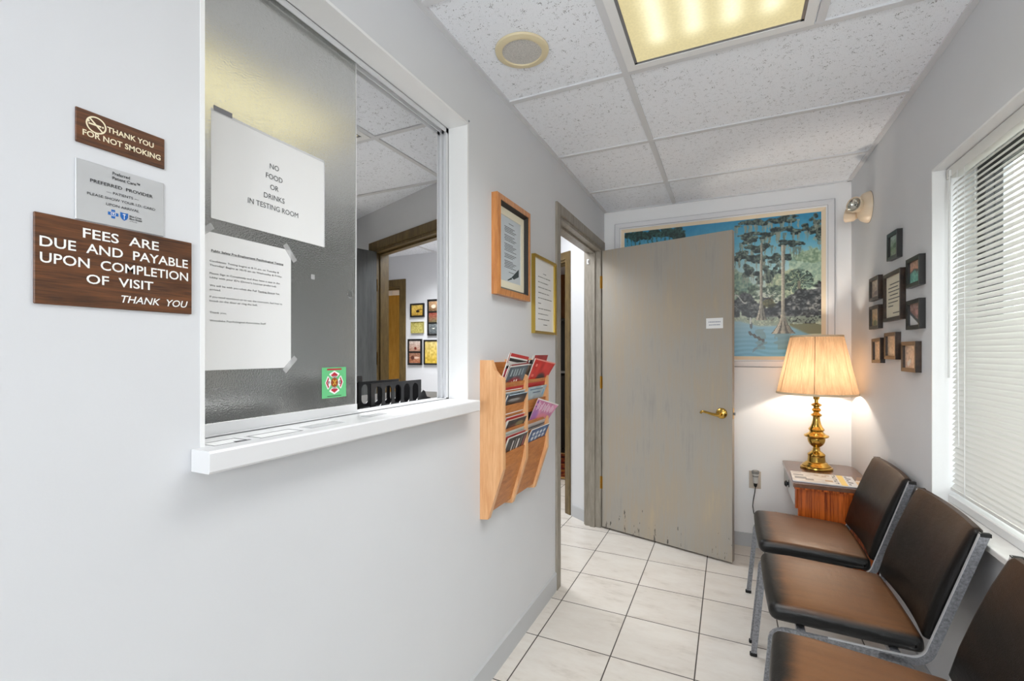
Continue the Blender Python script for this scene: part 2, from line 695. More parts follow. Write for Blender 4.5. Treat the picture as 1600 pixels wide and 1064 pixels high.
def poly(mb, pts, y):
    return mb.add([(p[0], y, p[1]) for p in pts], [tuple(range(len(pts)))])


def ring(mb, cx, cz, r0, r1, y, n=36):
    vs = [(cx + r * math.cos(2 * PI * k / n), y, cz + r * math.sin(2 * PI * k / n)) for r in (r0, r1) for k in range(n)]
    return mb.add(vs, [(k, (k + 1) % n, n + (k + 1) % n, n + k) for k in range(n)])


def circ(cx, cz, rx, rz=None, n=28):
    rz = rx if rz is None else rz
    return [(cx + rx * math.cos(2 * PI * k / n), cz + rz * math.sin(2 * PI * k / n)) for k in range(n)]


def printed(name, img, w, h, curve=None, thick=0.0, plane='xz'):
    """a printed sheet: img (rows from the top, sRGB 0..255) carried as a colour attribute on a w x h grid"""
    ny, nx = img.shape[:2]
    xs = np.linspace(-w / 2, w / 2, nx + 1)
    zs = np.linspace(h, 0, ny + 1) if curve else np.linspace(h / 2, -h / 2, ny + 1)
    vs = []
    for z in zs:
        for x in xs:
            if curve:
                vs.append(curve(x, z))
            elif plane == 'xz':
                vs.append((x, 0, z))
            else:
                vs.append((x, z, 0))
    fs = []
    for j in range(ny):
        for i in range(nx):
            a = j * (nx + 1) + i
            fs.append((a + nx + 1, a + nx + 2, a + 1, a))
    me = bpy.data.meshes.new(name)
    me.from_pydata(vs, [], fs)
    ca = me.color_attributes.new('Col', 'FLOAT_COLOR', 'CORNER')
    c = lin(np.clip(img.reshape(-1, 3), 0, 255))
    c = np.concatenate([c, np.ones((len(c), 1))], 1)
    ca.data.foreach_set('color', np.repeat(c, 4, 0).astype(np.float32).ravel())
    me.materials.append(PRINT)
    for p in me.polygons:
        p.use_smooth = True
    me.update()
    return me


def vnoise(ny, nx, cells, seed=0):
    """smooth value noise 0..1 with `cells` cells along x"""
    g = np.random.default_rng(seed)
    cx = max(2, int(cells))
    cy = max(2, int(cells * ny / nx))
    G = g.random((cy + 2, cx + 2))
    yy = np.linspace(0, cy, ny, endpoint=False)[:, None]
    xx = np.linspace(0, cx, nx, endpoint=False)[None, :]
    y0, x0 = yy.astype(int), xx.astype(int)
    fy, fx = yy - y0, xx - x0
    fy, fx = fy * fy * (3 - 2 * fy), fx * fx * (3 - 2 * fx)
    return (G[y0, x0] * (1 - fx) + G[y0, x0 + 1] * fx) * (1 - fy) + (G[y0 + 1, x0] * (1 - fx) + G[y0 + 1, x0 + 1] * fx) * fy

# ------------------------------------------------------------------ the shell
LB = L - 0.12                      # office face of the left wall
RB = R + 0.22                      # outside face of the right wall
YB = -3.0                          # wall behind the camera
TOP = H + 0.12
struct('floor', MB().box(-4.6, RB, YB - .1, 6.2, -0.06, 0), FLOOR)
ceil = struct('ceiling', MB().box(-4.6, RB, YB - .1, 6.2, H + 0.004, TOP), TILE)
g = MB()
W = 0.0125
cells_y = [1.7522 + 0.6096 * k for k in range(-5, 8)]
for x in (-0.351, -1.570, -2.789, -4.008):
    g.box(x - W, x + W, YB, 6.2, H - 0.002, H + 0.004)
for y in cells_y:
    if abs(y - 1.1426) < .02 or abs(y + 1.0) < .35:      # no cross tee through a light
        g.box(L, -0.351, y - W, y + W, H - 0.0025, H + 0.004)
        g.box(0.256, R, y - W, y + W, H - 0.0025, H + 0.004)
        g.box(-4.6, -2.18, y - W, y + W, H - 0.0025, H + 0.004)
        g.box(-1.57, LB, y - W, y + W, H - 0.0025, H + 0.004)
    else:
        g.box(-4.6, R, y - W, y + W, H - 0.0025, H + 0.004)
for y0, y1 in ((0.533, 1.7522), (-1.62, -0.38)):
    g.box(0.262 - W, 0.262 + W, y0, y1, H - 0.002, H + 0.004)
g.box(-2.19 - W, -2.19 + W, .533, 1.7522, H - 0.002, H + 0.004)
# wall angle round the waiting room
g.box(L, L + 0.018, YB, D, H - 0.004, H + 0.004)
g.box(R - 0.022, R, YB, D, H - 0.004, H + 0.004)
g.box(L, R, D - 0.010, D, H - 0.004, H + 0.004)
obj('ceiling_grid', g, TEE, ceil)

# left wall with the reception opening and the doorway
WY0, WY1, WZ0, WZ1 = 0.507, 1.429, 1.085, 2.105
DY0, DY1, DZ = 2.405, 3.345, 2.045
w = MB()
w.box(LB, L, YB, WY0, 0, TOP).box(LB, L, WY0, WY1, 0, WZ0).box(LB, L, WY0, WY1, WZ1, TOP)
w.box(LB, L, WY1, DY0, 0, TOP).box(LB, L, DY0, DY1, DZ, TOP).box(LB, L, DY1, D, 0, TOP)
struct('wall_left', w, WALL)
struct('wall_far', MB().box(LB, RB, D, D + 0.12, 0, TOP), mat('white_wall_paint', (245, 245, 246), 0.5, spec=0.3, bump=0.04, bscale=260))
struct('wall_back', MB().box(LB, -.80, YB - .1, YB, 0, TOP).box(.64, RB, YB - .1, YB, 0, TOP).box(-.80, .64, YB - .1, YB, 2.22, TOP), WALL)
# right wall with the window opening
VY0, VY1, VZ0, VZ1 = 0.25, 2.195, 0.725, 1.952
w = MB()
w.box(R, RB, YB, VY0, 0, TOP).box(R, RB, VY1, D, 0, TOP).box(R, RB, VY0, VY1, 0, VZ0).box(R, RB, VY0, VY1, VZ1, TOP)
struct('wall_right', w, WALL)

# baseboards
struct('baseboard_left', MB().box(L, L + .008, YB, 2.374, 0, .092).prism([(L, .092), (L + .008, .092), (L, .100)], 'y', YB, 2.374), BASEB)
struct('baseboard_far', MB().box(L, R, D - .008, D, 0, .088), BASEB)
struct('baseboard_right', MB().box(R - .008, R, YB, D, 0, .095), BASEB)

# office and hall beyond the left wall: both partitions run at an angle to the waiting room
PW1 = Vector((-1.656, 2.39, 0))
ANG1 = math.atan2(.357, -.934)


def along(P, ang, s, n=0.0, z=0.0):
    return Vector((P.x + math.cos(ang) * s - math.sin(ang) * n, P.y + math.sin(ang) * s + math.cos(ang) * n, z))


def wall_seg(P, ang, th, spans):
    mb = MB()
    M = Matrix.Translation(P) @ Matrix.Rotation(ang, 4, 'Z')
    for s0, s1, z0, z1 in spans:
        mb.box(s0, s1, -th, 0, z0, z1, M)     # front (camera) face on the local y = 0 side
    return mb


# local +x runs away to the left of the photo; the camera side is local +y because the direction points to -X
W1L, W1R, W1Z = 0.80, -0.10, 2.045
struct('wall_office', wall_seg(PW1, ANG1, .11, [(-0.733, W1R, 0, TOP), (W1R, W1L, W1Z, TOP), (W1L, 1.85, 0, TOP)]), WALL)
struct('wall_office_left', MB().box(-3.5, -3.4, YB, 3.1, 0, TOP), WALL)
struct('wall_office_back', MB().box(-3.5, LB, YB - .1, YB, 0, TOP), WALL)
PW2 = Vector((-0.985, 3.392, 0))
ANG2 = math.atan2(.56, -.83)
struct('wall_hall', wall_seg(PW2, ANG2, .11, [(-0.02, 0.235, 0, TOP), (0.235, 1.06, 2.03, TOP), (1.06, 1.13, 0, TOP)]), WALL)
struct('baseboard_hall', wall_seg(PW2, ANG2, -.008, [(0.0, 0.165, 0, .088)]), BASEB)
YH = 4.03
w = MB()
w.box(-3.245, -1.925, YH, YH + .11, 0, TOP).box(-4.6, -3.245, YH, YH + .11, 2.01, TOP).box(-4.6, -4.06, YH, YH + .11, 0, 2.01)
struct('wall_hall_far', w, WALL)
w = MB()
w.box(-4.6, -2.35, 5.4, 5.5, 0, TOP).box(-2.45, -2.35, 4.14, 5.4, 0, TOP)
struct('wall_room_beyond', w, mat('bright_wall_paint', (240, 240, 240), .5))
struct('wall_hall_left', MB().box(-4.6, -4.5, 2.5, 6.2, 0, TOP).box(-4.5, -3.5, 2.5, 2.6, 0, TOP).box(-4.5, -.6, 6.1, 6.2, 0, TOP), WALL)
PANEL = wood('brown_wall_panelling', (112, 70, 30), (160, 104, 48), (9, 9, 1), 3, .4)
struct('wall_study', MB().box(-2.35, -0.6, 5.95, 6.05, 0, TOP), PANEL)
struct('wall_study_right', MB().box(-0.7, -0.6, D + .12, 5.95, 0, TOP), PANEL)


# door frames: face casings both sides, jambs and stops (trim)
def casing(name, P, ang, ya, yb, s0, s1, z, face, m, depth=.012):
    """frame round an opening s0..s1 of height z; the wall fills local y = ya..yb"""
    M = Matrix.Translation(P) @ Matrix.Rotation(ang, 4, 'Z')
    root = struct_root(name)
    j = MB()
    for y0, y1 in ((ya - depth, ya), (yb, yb + depth)):
        j.box(s0 - face, s0, y0, y1, 0, z + face, M).box(s1, s1 + face, y0, y1, 0, z + face, M).box(s0, s1, y0, y1, z, z + face, M)
    obj('casing', j, m, root)
    k = MB()
    k.box(s0, s0 + .018, ya, yb, 0, z, M).box(s1 - .018, s1, ya, yb, 0, z, M).box(s0 + .018, s1 - .018, ya, yb, z - .018, z, M)
    obj('jamb', k, m, root)
    t = MB()
    y0, y1 = ya + (yb - ya) * .36, ya + (yb - ya) * .66
    t.box(s0 + .018, s0 + .031, y0, y1, 0, z - .018, M).box(s1 - .031, s1 - .018, y0, y1, 0, z - .018, M).box(s0 + .031, s1 - .031, y0, y1, z - .031, z - .018, M)
    obj('stop', t, m, root)
    return root


casing('trim_1', Vector((L, 0, 0)), R90, 0, .12, DY0, DY1, DZ, .055, GREYTR)
casing('trim_2', PW1, ANG1, -.11, 0, W1R, W1L, W1Z, .060, BRONZE)
casing('trim_3', PW2, ANG2, -.11, 0, .235, 1.06, 2.03, .058, BRONZE)
casing('trim_4', Vector((0, YH, 0)), 0, 0, .11, -4.06, -3.245, 2.01, .072, BRONZE)


# ------------------------------------------------------------------ hinges and doors
def hinge(parent, loc, rz):
    h = obj('hinge', MB().box(-.016, .016, -.002, .0, -.045, .045), BRASSD, parent, loc, rz)
    k = MB().tube([(0, -.005, -.046), (0, -.005, .046)], .0055, 10)
    obj('knuckle', k, BRASSD, h, (0.0, 0, 0), smooth=True)
    return h


def lever(parent, loc):
    """brass lever set on the local -y face; lever points to -x"""
    M = Matrix.Rotation(R90, 4, 'X')
    rose = obj('lever_rose', MB().lathe([(0, .016), (.012, .016), (.020, .012), (.030, .008), (.033, .003), (.033, 0)], 32, M), BRASS, parent, loc, smooth=True)
    lv = MB().tube([(0, -.012, -.004), (0, -.040, -.004)], [.011, .010], 12)
    lv.tube([(0.004, -.044, -.004), (-.012, -.047, -.007), (-.04, -.048, -.004), (-.07, -.047, .003), (-.095, -.046, .008), (-.106, -.043, .006), (-.112, -.042, -.004)], [.012, .0105, .0085, .0075, .0075, .0075, .007], 12)
    obj('lever_handle', lv, BRASS, rose, smooth=True)
    return rose


# the grey door standing open into the waiting room
HX, HY = -0.842, 3.3285
DANG = math.atan2(3.085 - 3.333, 0.017 + 0.860)
door = struct_root('door_1', (HX, HY, 0), DANG)
obj('leaf', MB().rbox(0.004, 0.893, 0, .044, 0.012, 2.027, .0015, 1), DOORM, door)
for z in (1.798, 1.065, .333):
    hinge(door, (-.010, 0.004, z), -.25)
lever(door, (.832, 0, .911))
obj('latch_plate', MB().box(.8925, .8945, .010, .034, .88, .945), BRASSD, door)
st = MB().tube([(.895, .022, .911), (.905, .022, .911)], .008, 10)
obj('latch_bolt', st, STEEL, door)

# office door (dark grey leaf, hinged on the left jamb and standing open)
hp = along(PW1, ANG1, W1L - .022, .012)
od = struct_root('door_2', hp, math.atan2(-.96, -.27))
obj('leaf', MB().box(0.004, .86, 0, .042, .012, 2.025), OFFDOOR, od)
for z in (1.78, 1.24, .33):
    hinge(od, (-.004, .020, z), R90 + .3)
lever(od, (.80, 0, .95))

# honey-coloured door beyond the hall
yd = struct_root('door_3', (-3.33, 4.52, 0), PI + .06)
obj('leaf', MB().box(0, .84, -.04, 0, .012, 1.985), YELLOWD, yd)
kb = MB().lathe([(0, .062), (.018, .060), (.027, .048), (.026, .036), (.012, .026), (.012, .008), (.030, .006), (.030, 0)], 24, Matrix.Rotation(-R90, 4, 'X'))
obj('door_knob', kb, BRASS, yd, (.065, 0, 1.0), smooth=True)

# ------------------------------------------------------------------ reception window (window_1)
win = struct_root('window_1', (0, 0, 0))
GX = -.938                                   # room-side face of the sliding pane
rv = MB()
LI = -.972
rv.box(LI, L + .0008, WY0 - .004, WY0 + .004, WZ0, WZ1).box(LI, L + .0008, WY1 - .004, WY1 + .004, WZ0, WZ1)
rv.box(LI, L + .0008, WY0 + .004, WY1 - .004, WZ1 - .004, WZ1 + .004)
obj('reveal', rv, TRIMW, win)
sl = MB()
sl.prism([(-.972, 1.076), (-.800, 1.076), (-.797, 1.080), (-.797, 1.111), (-.800, 1.115), (-.972, 1.115)], 'y', WY0 + .004, WY1 - .004)
sl.prism([(L + .0005, 1.076), (-.800, 1.076), (-.797, 1.080), (-.797, 1.111), (-.800, 1.115), (L + .0005, 1.115)], 'y', .488, WY0 + .004)
obj('ledge', sl, SILLW, win)
tr = MB()
for x0, x1 in ((-.931, -.9285), (-.950, -.9475), (-.9685, -.966)):
    tr.box(x0, x1, WY0 + .004, WY1 - .004, WZ1 - .022, WZ1 - .004)        # head track fins
    tr.box(x0, x1, WY1 - .020, WY1 - .004, 1.115, WZ1 - .004)             # far jamb track fins
    tr.box(x0, x1, WY0 + .004, WY1 - .004, 1.115, 1.1195)                 # sill track fins
tr.box(-.9685, -.9285, WY0 + .004, WY1 - .004, WZ1 - .006, WZ1 - .004)
tr.box(-.9685, -.9285, WY1 - .0065, WY1 - .004, 1.115, WZ1 - .004)
tr.box(-.9685, -.9285, WY0 + .004, WY1 - .004, 1.115, 1.1165)
obj('track', tr, ALU, win)
pane = obj('pane', MB().box(-.004, 0, -.455, 0, 0, .958), FROST, win, (GX, .973, 1.137))
tag(pane, 'pebbled grey sliding glass pane')
br = MB().box(-.0065, .0035, -.455, .0005, -.0185, .004)
obj('bottom_rail', br, ALU, pane, smooth=False)
obj('edge_strip', MB().box(-.0046, .0006, -.0004, -.0004 + .0016, 0, .958), TRIMW, pane)
pull = MB().lathe([(0, .003), (.006, .003), (.010, .002), (.0115, 0)], 20, Matrix.Rotation(R90, 4, 'Y'))
obj('finger_pull', pull, CLEAR, pane, (.0005, -.022, .306), smooth=True)

# ------------------------------------------------------------------ window on the right wall (window_2)
w2 = struct_root('window_2', (0, 0, 0))
rv = MB()
rv.box(R - .001, .80, VY1 - .004, VY1 + .003, VZ0, VZ1).box(R - .001, .80, VY0 - .003, VY0 + .004, VZ0, VZ1).box(R - .001, .80, VY0, VY1, VZ1 - .004, VZ1 + .003)
obj('reveal', rv, TRIMW, w2)
fr = MB()
fr.box(.800, .845, VY1 - .062, VY1 - .004, .775, VZ1 - .004).box(.800, .845, VY0 + .004, VY0 + .05, .775, VZ1 - .004)
fr.box(.800, .845, VY0 + .05, VY1 - .062, VZ1 - .040, VZ1 - .004).box(.800, .845, VY0 + .05, VY1 - .062, .775, .815)
fr.box(.805, .840, 1.19, 1.23, .815, VZ1 - .04)
obj('window_frame', fr, DARKBZ, w2)
obj('pane', MB().box(.821, .825, VY0 + .05, VY1 - .062, .815, VZ1 - .04), PANE, w2)
sl = MB()
sl.rbox(R - .020, .80, VY0 - .01, VY1 + .003, .722, .742, .003, 2)
obj('sill', sl, MARBLE, w2)
obj('sill_step', MB().rbox(.720, .80, VY0, VY1 - .005, .742, .772, .003, 1), TRIMW, w2)

bl = thing('window_blind', 'white horizontal mini blind hanging in the window on the right wall', 'blind', (.735, 1.22, 1.944))
BY0, BY1 = -.955, .962
obj('headrail', MB().box(-.020, .014, BY0, BY1, -.030, 0).box(-.0225, -.020, BY0, BY1, -.036, .001), BLINDW, bl)
sm = MB()
z = -.050
ti = math.radians(52)
while z > -1.135:
    pr = []
    for k in range(6):
        q = -.0125 + .025 * k / 5
        sag = .0016 * (1 - (q / .0125) ** 2)
        pr.append((q * math.cos(ti) - sag * math.sin(ti), q * math.sin(ti) + sag * math.cos(ti)))
    jy = random.uniform(-.003, .003)
    vs = [(p[0], y, z + p[1]) for p in pr for y in (BY0 + .004 + jy, BY1 - .004 + jy)] + [(p[0] + .0003, y, z + p[1] - .0004) for p in pr for y in (BY0 + .004 + jy, BY1 - .004 + jy)]
    fs = []
    for k in range(5):
        fs += [(2 * k, 2 * k + 1, 2 * k + 3, 2 * k + 2), (12 + 2 * k, 12 + 2 * k + 2, 12 + 2 * k + 3, 12 + 2 * k + 1)]
    sm.add(vs, fs)
    z -= .0187
slats = mesh_of('slats', sm, BLINDW)
obj('slats', slats, None, bl)
obj('bottom_rail', MB().box(-.010, .010, BY0, BY1, z - .003, z + .007), BLINDW, bl)
for y in (.845, .435, -.05, -.5, -.86):
    c = MB()
    for x in (-.0135, .0135):
        c.tube([(x, y, -.03), (x, y, z)], .0009, 5)
    obj('ladder_cord', c, TRIMW, bl)
wd = MB().tube([(-.026, .925, -.035), (-.028, .925, -.75)], .0033, 7)
wd.box(-.029, -.020, .920, .930, -.036, -.012)
obj('tilt_wand', wd, mat('clear_wand_plastic', (214, 214, 212), .15), bl)
obj('pull_cord', MB().tube([(-.024, .87, -.03), (-.025, .866, -.5), (-.024, .858, -.98)], .0012, 5), TRIMW, bl)

# unseen glazed entrance, added behind the camera to let in more daylight
ent = struct_root('added_entrance', (-.08, YB - .05, 0))
e = MB()
e.box(-.72, -.67, -.025, .025, 0, 2.22).box(.67, .72, -.025, .025, 0, 2.22).box(-.67, .67, -.025, .025, 2.17, 2.22).box(-.67, .67, -.025, .025, 0, .08).box(-.02, .02, -.025, .025, .08, 2.17)
obj('door_frame', e, DARKBZ, ent)
obj('pane', MB().box(-.67, .67, -.003, .003, .08, 2.17), PANE, ent)

# outside the window
struct('exterior_ground', MB().box(RB, 9, -6, 12, -.2, -.1).box(-6, RB, -8, YB - .1, -.2, -.1), CONC)
struct('exterior_wall', MB().box(3.2, 3.35, 0.6, 12, -.1, 6.0).box(3.14, 3.2, 7.4, 7.9, -.1, 6.0), STUCCO)


# ------------------------------------------------------------------ ceiling fixtures
def troffer(loc, lx, ly, label, group='recessed fluorescent troffers'):
    t = thing('ceiling_light', label, 'ceiling light', loc, 0, group)
    f = MB()
    b = .030
    for (x0, x1, y0, y1) in ((-lx / 2, -lx / 2 + b, -ly / 2, ly / 2), (lx / 2 - b, lx / 2, -ly / 2, ly / 2), (-lx / 2 + b, lx / 2 - b, -ly / 2, -ly / 2 + b), (-lx / 2 + b, lx / 2 - b, ly / 2 - b, ly / 2)):
        f.box(x0, x1, y0, y1, -.005, .003)
    f2 = MB()
    b2 = .010
    for (x0, x1, y0, y1) in ((-lx / 2 + b, -lx / 2 + b + b2, -ly / 2 + b, ly / 2 - b), (lx / 2 - b - b2, lx / 2 - b, -ly / 2 + b, ly / 2 - b), (-lx / 2 + b, lx / 2 - b, -ly / 2 + b, -ly / 2 + b + b2), (-lx / 2 + b, lx / 2 - b, ly / 2 - b - b2, ly / 2 - b)):
        f2.box(x0, x1, y0, y1, -.003, .003)
    obj('frame', f, TRIMW, t)
    obj('inner_rim', f2, STEEL, t)
    obj('lens', MB().box(-lx / 2 + b, lx / 2 - b, -ly / 2 + b, ly / 2 - b, -.0015, .0015), LENS, t)
    return t


troffer((-.048, 1.1426, H), .585, 1.195, 'lit fluorescent ceiling light with yellowish prismatic lens above the waiting room')
troffer((-1.875, 1.1426, H), .585, 1.195, 'lit ceiling light of the office, a pale glow behind the pebbled glass')

sp = thing('ceiling_speaker', 'round ceiling speaker with yellowed rim and grey grille', 'speaker', (-.654, 1.468, H + .003))
rim = MB().lathe([(.068, -.004), (.070, -.010), (.080, -.011), (.092, -.007), (.094, 0)], 56)
obj('rim', rim, mat('yellowed_plastic', (222, 208, 172), .4), sp, smooth=True)
gr = bpy.data.materials.new('perforated_grille')
gr.use_nodes = True
N = Nodes(gr)
vo = N.n('ShaderNodeTexVoronoi')
vo.inputs['Scale'].default_value = 420
N.l(N.coord(), vo.inputs['Vector'])
N.l(N.mix(N.math('LESS_THAN', vo.outputs['Distance'], .3), rgba((206, 203, 198)), rgba((120, 118, 116))), N.b.inputs['Base Color'])
obj('grille', MB().lathe([(0, -.008), (.04, -.0075), (.070, -.006)], 48), gr, sp, smooth=True)

# ------------------------------------------------------------------ signs on the left wall
# wall-mounted things: local x to the viewer's right, -y out of the wall, z up
s = thing('fees_sign', 'large wood-grain wall plaque with white lettering about fees, lowest of three', 'sign', (L, .3865, 1.412), R90)
obj('board', MB().rbox(-.1005, .1005, -.004, 0, -.062, .062, .0008, 1), SIGNW, s)
obj('lettering', lettering([
    T('FEES  ARE', .0, .0455, .098, .0145, 'c', 0, .012), T('DUE  AND  PAYABLE', -.0008, .0240, .189, .0145, 'c', 0, .012),
    T('UPON  COMPLETION', -.0005, .0020, .189, .0145, 'c', 0, .012), T('OF  VISIT', -.002, -.0205, .086, .0140, 'c', 0, .012),
    T('THANK  YOU', .0455, -.0455, .096, .0115, 'c', .25, .010)], -.0042), WHITEL, s)

s = thing('no_smoking_sign', 'small wood-grain no smoking plaque, topmost of three wall plaques', 'sign', (L, .3875, 1.612), R90)
obj('board', MB().rbox(-.0575, .0575, -.003, 0, -.025, .025, .0008, 1), SIGNW, s)
obj('lettering', lettering([T('THANK YOU', .010, .0078, .062, .0082, 'c', 0, .02), T('FOR NOT SMOKING', .0005, -.0085, .101, .0085, 'c', 0, .02)], -.0032), CREAML, s)
sy = MB()
cx, cz = -.034, .0072
ring(sy, cx, cz, .0104, .0124, -.0035)
poly(sy, [(cx - .0080, cz + .0065), (cx - .0065, cz + .0080), (cx + .0080, cz - .0065), (cx + .0065, cz - .0080)], -.0036)
poly(sy, [(cx - .009, cz - .0012), (cx + .006, cz - .0012), (cx + .006, cz + .0012), (cx - .009, cz + .0012)], -.0034)
poly(sy, [(cx + .007, cz - .0012), (cx + .009, cz - .0012), (cx + .009, cz + .0012), (cx + .007, cz + .0012)], -.0034)
poly(sy, [(cx - .0095, cz + .0015), (cx - .0075, cz + .0030), (cx - .0085, cz + .0055), (cx - .0100, cz + .0035)], -.0034)
obj('symbol', sy, CREAML, s)

s = thing('provider_plaque', 'silver metal wall plaque with small black lettering between two wood plaques', 'sign', (L, .387, 1.5195), R90)
obj('plate', MB().rbox(-.057, .057, -.0025, 0, -.044, .044, .0007, 1), SILVER, s)
obj('lettering', lettering([
    T('Preferred', -.0135, .0365, .0225, .0048, 'l', 0, .012), T('Patient Care™', -.0135, .0295, .036, .0048, 'l', 0, .012),
    T('PREFERRED  PROVIDER', 0, .0170, .081, .0050, 'c', 0, .01), T('— PATIENTS —', 0, .0062, .042, .0040, 'c', 0, .004),
    T('PLEASE SHOW YOUR I.D. CARD', 0, -.0030, .088, .0040, 'c', 0, .002), T('UPON ARRIVAL', 0, -.0122, .043, .0040, 'c', 0, .002),
    T('Blue Cross', .0085, -.0230, .016, .0028, 'l', 0, .02), T('Blue Shield', .0085, -.0270, .0165, .0028, 'l', 0, .02), T('of Florida', .0085, -.0307, .010, .0018, 'l', 0, 0)], -.0027), INK, s)
em = MB()
cx, cz, a, b = -.0125, -.0255, .0066, .0024
for q in ([(cx - b, cz - a), (cx + b, cz - a), (cx + b, cz + a), (cx - b, cz + a)], [(cx - a, cz - b), (cx - b, cz - b), (cx - b, cz + b), (cx - a, cz + b)], [(cx + b, cz - b), (cx + a, cz - b), (cx + a, cz + b), (cx + b, cz + b)]):
    poly(em, q, -.0028)
sx, sz = .0015, -.0255
poly(em, [(sx - .0052, sz + .0058), (sx, sz + .0050), (sx + .0052, sz + .0058), (sx + .0050, sz - .001), (sx + .003, sz - .0046), (sx, sz - .0066), (sx - .003, sz - .0046), (sx - .0050, sz - .001)], -.0028)
obj('emblem', em, BLUE, s)
ew = MB()
ring(ew, cx, cz, .0026, .0032, -.0031, 20)
poly(ew, circ(cx, cz + .0012, .0007, n=10), -.0031)
poly(ew, [(cx - .0003, cz - .002), (cx + .0003, cz - .002), (cx + .0003, cz + .0005), (cx - .0003, cz + .0005)], -.0031)
poly(ew, [(cx - .0018, cz + .0001), (cx + .0018, cz + .0001), (cx + .0018, cz + .0006), (cx - .0018, cz + .0006)], -.00315)
ewz = -.0031
poly(ew, [(sx - .0004, sz - .0045), (sx + .0004, sz - .0045), (sx + .0004, sz + .0035), (sx - .0004, sz + .0035)], ewz)
poly(ew, [(sx - .0022, sz + .0022), (sx + .0022, sz + .0022), (sx + .0014, sz + .0034), (sx - .0014, sz + .0034)], ewz)
obj('emblem_figure', ew, WHITEL, s)

# ------------------------------------------------------------------ notices on the sliding glass
PX = GX + .0015
s = thing('testing_notice', 'white typed letter taped low on the pebbled glass', 'paper notice', (PX, 0.6577, 1.3863), R90)
s.scale = (1.027, 1.027, 1.027)
obj('sheet', MB().box(-.1005, .1005, -.0006, 0, -.1345, .1345), PAPER, s)
lx = -.083
rows = [('Candidates: Testing begins at 8:15 am, on Tuesday &', .0785, .152), ('Thursday! Begins at 10:15 am on Wednesday & Friday.', .0705, .160),
        ('Please Sign in Completely and then have a seat in the', .0545, .154), ("lobby with your ID's (Driver's License preferred).", .0465, .146),
        ('We will be with you when the Full Testing Group has', .0310, .153), ('arrived.', .0230, .0215),
        ('If you need assistance or to use the restroom, feel free to', .0090, .160), ('knock on the door or ring the bell.', .0010, .100),
        ('Thank you,', -.0215, .033), ('Woodlake Psychological Associates Staff', -.0375, .120)]
body = [T('Public Safety Pre-Employment Psychological Testing', .0, .0990, .160, .0043, 'c', 0, .012)] + [T(t, lx, z, wd_, .0037, 'l') for t, z, wd_ in rows]
lt = lettering(body, -.0008)
lt.box(-.080, .080, -.0010, -.0008, .0957, .0961)
lt.box(.020, .055, -.0010, -.0008, .0284, .0287)
obj('lettering', lt, INK, s)
tp = MB()
for (x, z, a) in ((.098, .128, .9), (.098, -.127, -.8), (-.094, .133, -.7)):
    M = Matrix.Translation((x, 0, z)) @ Matrix.Rotation(a, 4, 'Y')
    t = obj('tape', MB().box(-.022, .022, -.0012, -.0004, -.0062, .0062, M), TAPE, s)

s = thing('food_notice', 'landscape white notice in plastic sleeve about food and drinks, upper on the glass', 'paper notice', (PX, 0.7169, 1.6615), R90)
s.scale = (1.027, 1.027, 1.027)
obj('sheet', MB().box(-.1375, .1375, -.0006, 0, -.106, .106), PAPER, s)
obj('lettering', lettering([T('NO', 0, .0420, .0225, .0118), T('FOOD', 0, .0190, .0410, .0118), T('OR', 0, -.0035, .0205, .0118), T('DRINKS', 0, -.0255, .0510, .0118), T('IN TESTING ROOM', 0, -.0480, .124, .0118)], -.0008), INKG, s)
sleeve_m = mat('clear_plastic_sleeve', (214, 215, 217), .12)
obj('sleeve_edge', MB().box(-.1385, .1395, -.0013, -.0007, .1040, .1085).box(.1375, .1398, -.0013, 0, -.106, .1085), sleeve_m, s)
obj('grey_tape', MB().box(-.133, -.096, -.0016, -.0004, .1055, .116), mat('grey_tape', (128, 128, 134), .4), s)
s2 = thing('tape_scrap', 'small square of clear tape on the glass right of the typed letter', 'tape', (PX, 0.8243, 1.4717), R90)
obj('tape', MB().box(-.0055, .0055, -.0006, 0, -.006, .006), TAPE, s2)

s = thing('fire_department_sticker', 'green sticker with red fire department cross in lower corner of the glass', 'sticker', (PX, 0.8933, 1.2053), R90)
s.scale = (1.027, 1.027, 1.027)
obj('backing', MB().box(-.0395, .0395, -.0005, 0, -.0385, .0385), mat('green_sticker', (104, 196, 132), .4), s)
RED = mat('red_print', (186, 34, 58), .4)
PINK = mat('pink_print', (228, 120, 150), .4)


def maltese(k):
    pts = []
    for q in range(4):
        a = q * R90
        for (px, pz) in ((-.0040, .0100), (-.0165, .0200), (-.0165, .0222), (0, .0300), (.0165, .0222), (.0165, .0200), (.0040, .0100)):
            x, z_ = px * k, pz * k
            pts.append((x * math.cos(a) + z_ * math.sin(a), -x * math.sin(a) + z_ * math.cos(a)))
    return pts


c = MB()
poly(c, maltese(1.0), -.0007)
obj('white_cross', c, WHITEL, s)
c = MB()
for q in range(4):
    a = q * R90
    pts = [(-.0115, .0190), (0, .0265), (.0115, .0190), (.0085, .0160), (-.0085, .0160)] if q % 2 == 0 else [(-.0140, .0200), (0, .0272), (.0140, .0200), (.0100, .0175), (0, .0225), (-.0100, .0175)]
    poly(c, [(x * math.cos(a) + z_ * math.sin(a), -x * math.sin(a) + z_ * math.cos(a)) for x, z_ in pts], -.0009)
obj('red_lobes', c, RED, s)
c = MB()
poly(c, circ(0, 0, .0120), -.0010)
obj('medallion', c, mat('orange_brown_print', (150, 74, 30), .4), s)
c = MB()
poly(c, [(-.006, -.006), (-.003, -.007), (.007, .005), (.005, .008)], -.0012)
poly(c, [(-.006, .006), (-.004, .008), (.006, -.005), (.004, -.007)], -.0012)
obj('tools', c, mat('yellow_print', (226, 178, 60), .4), s)
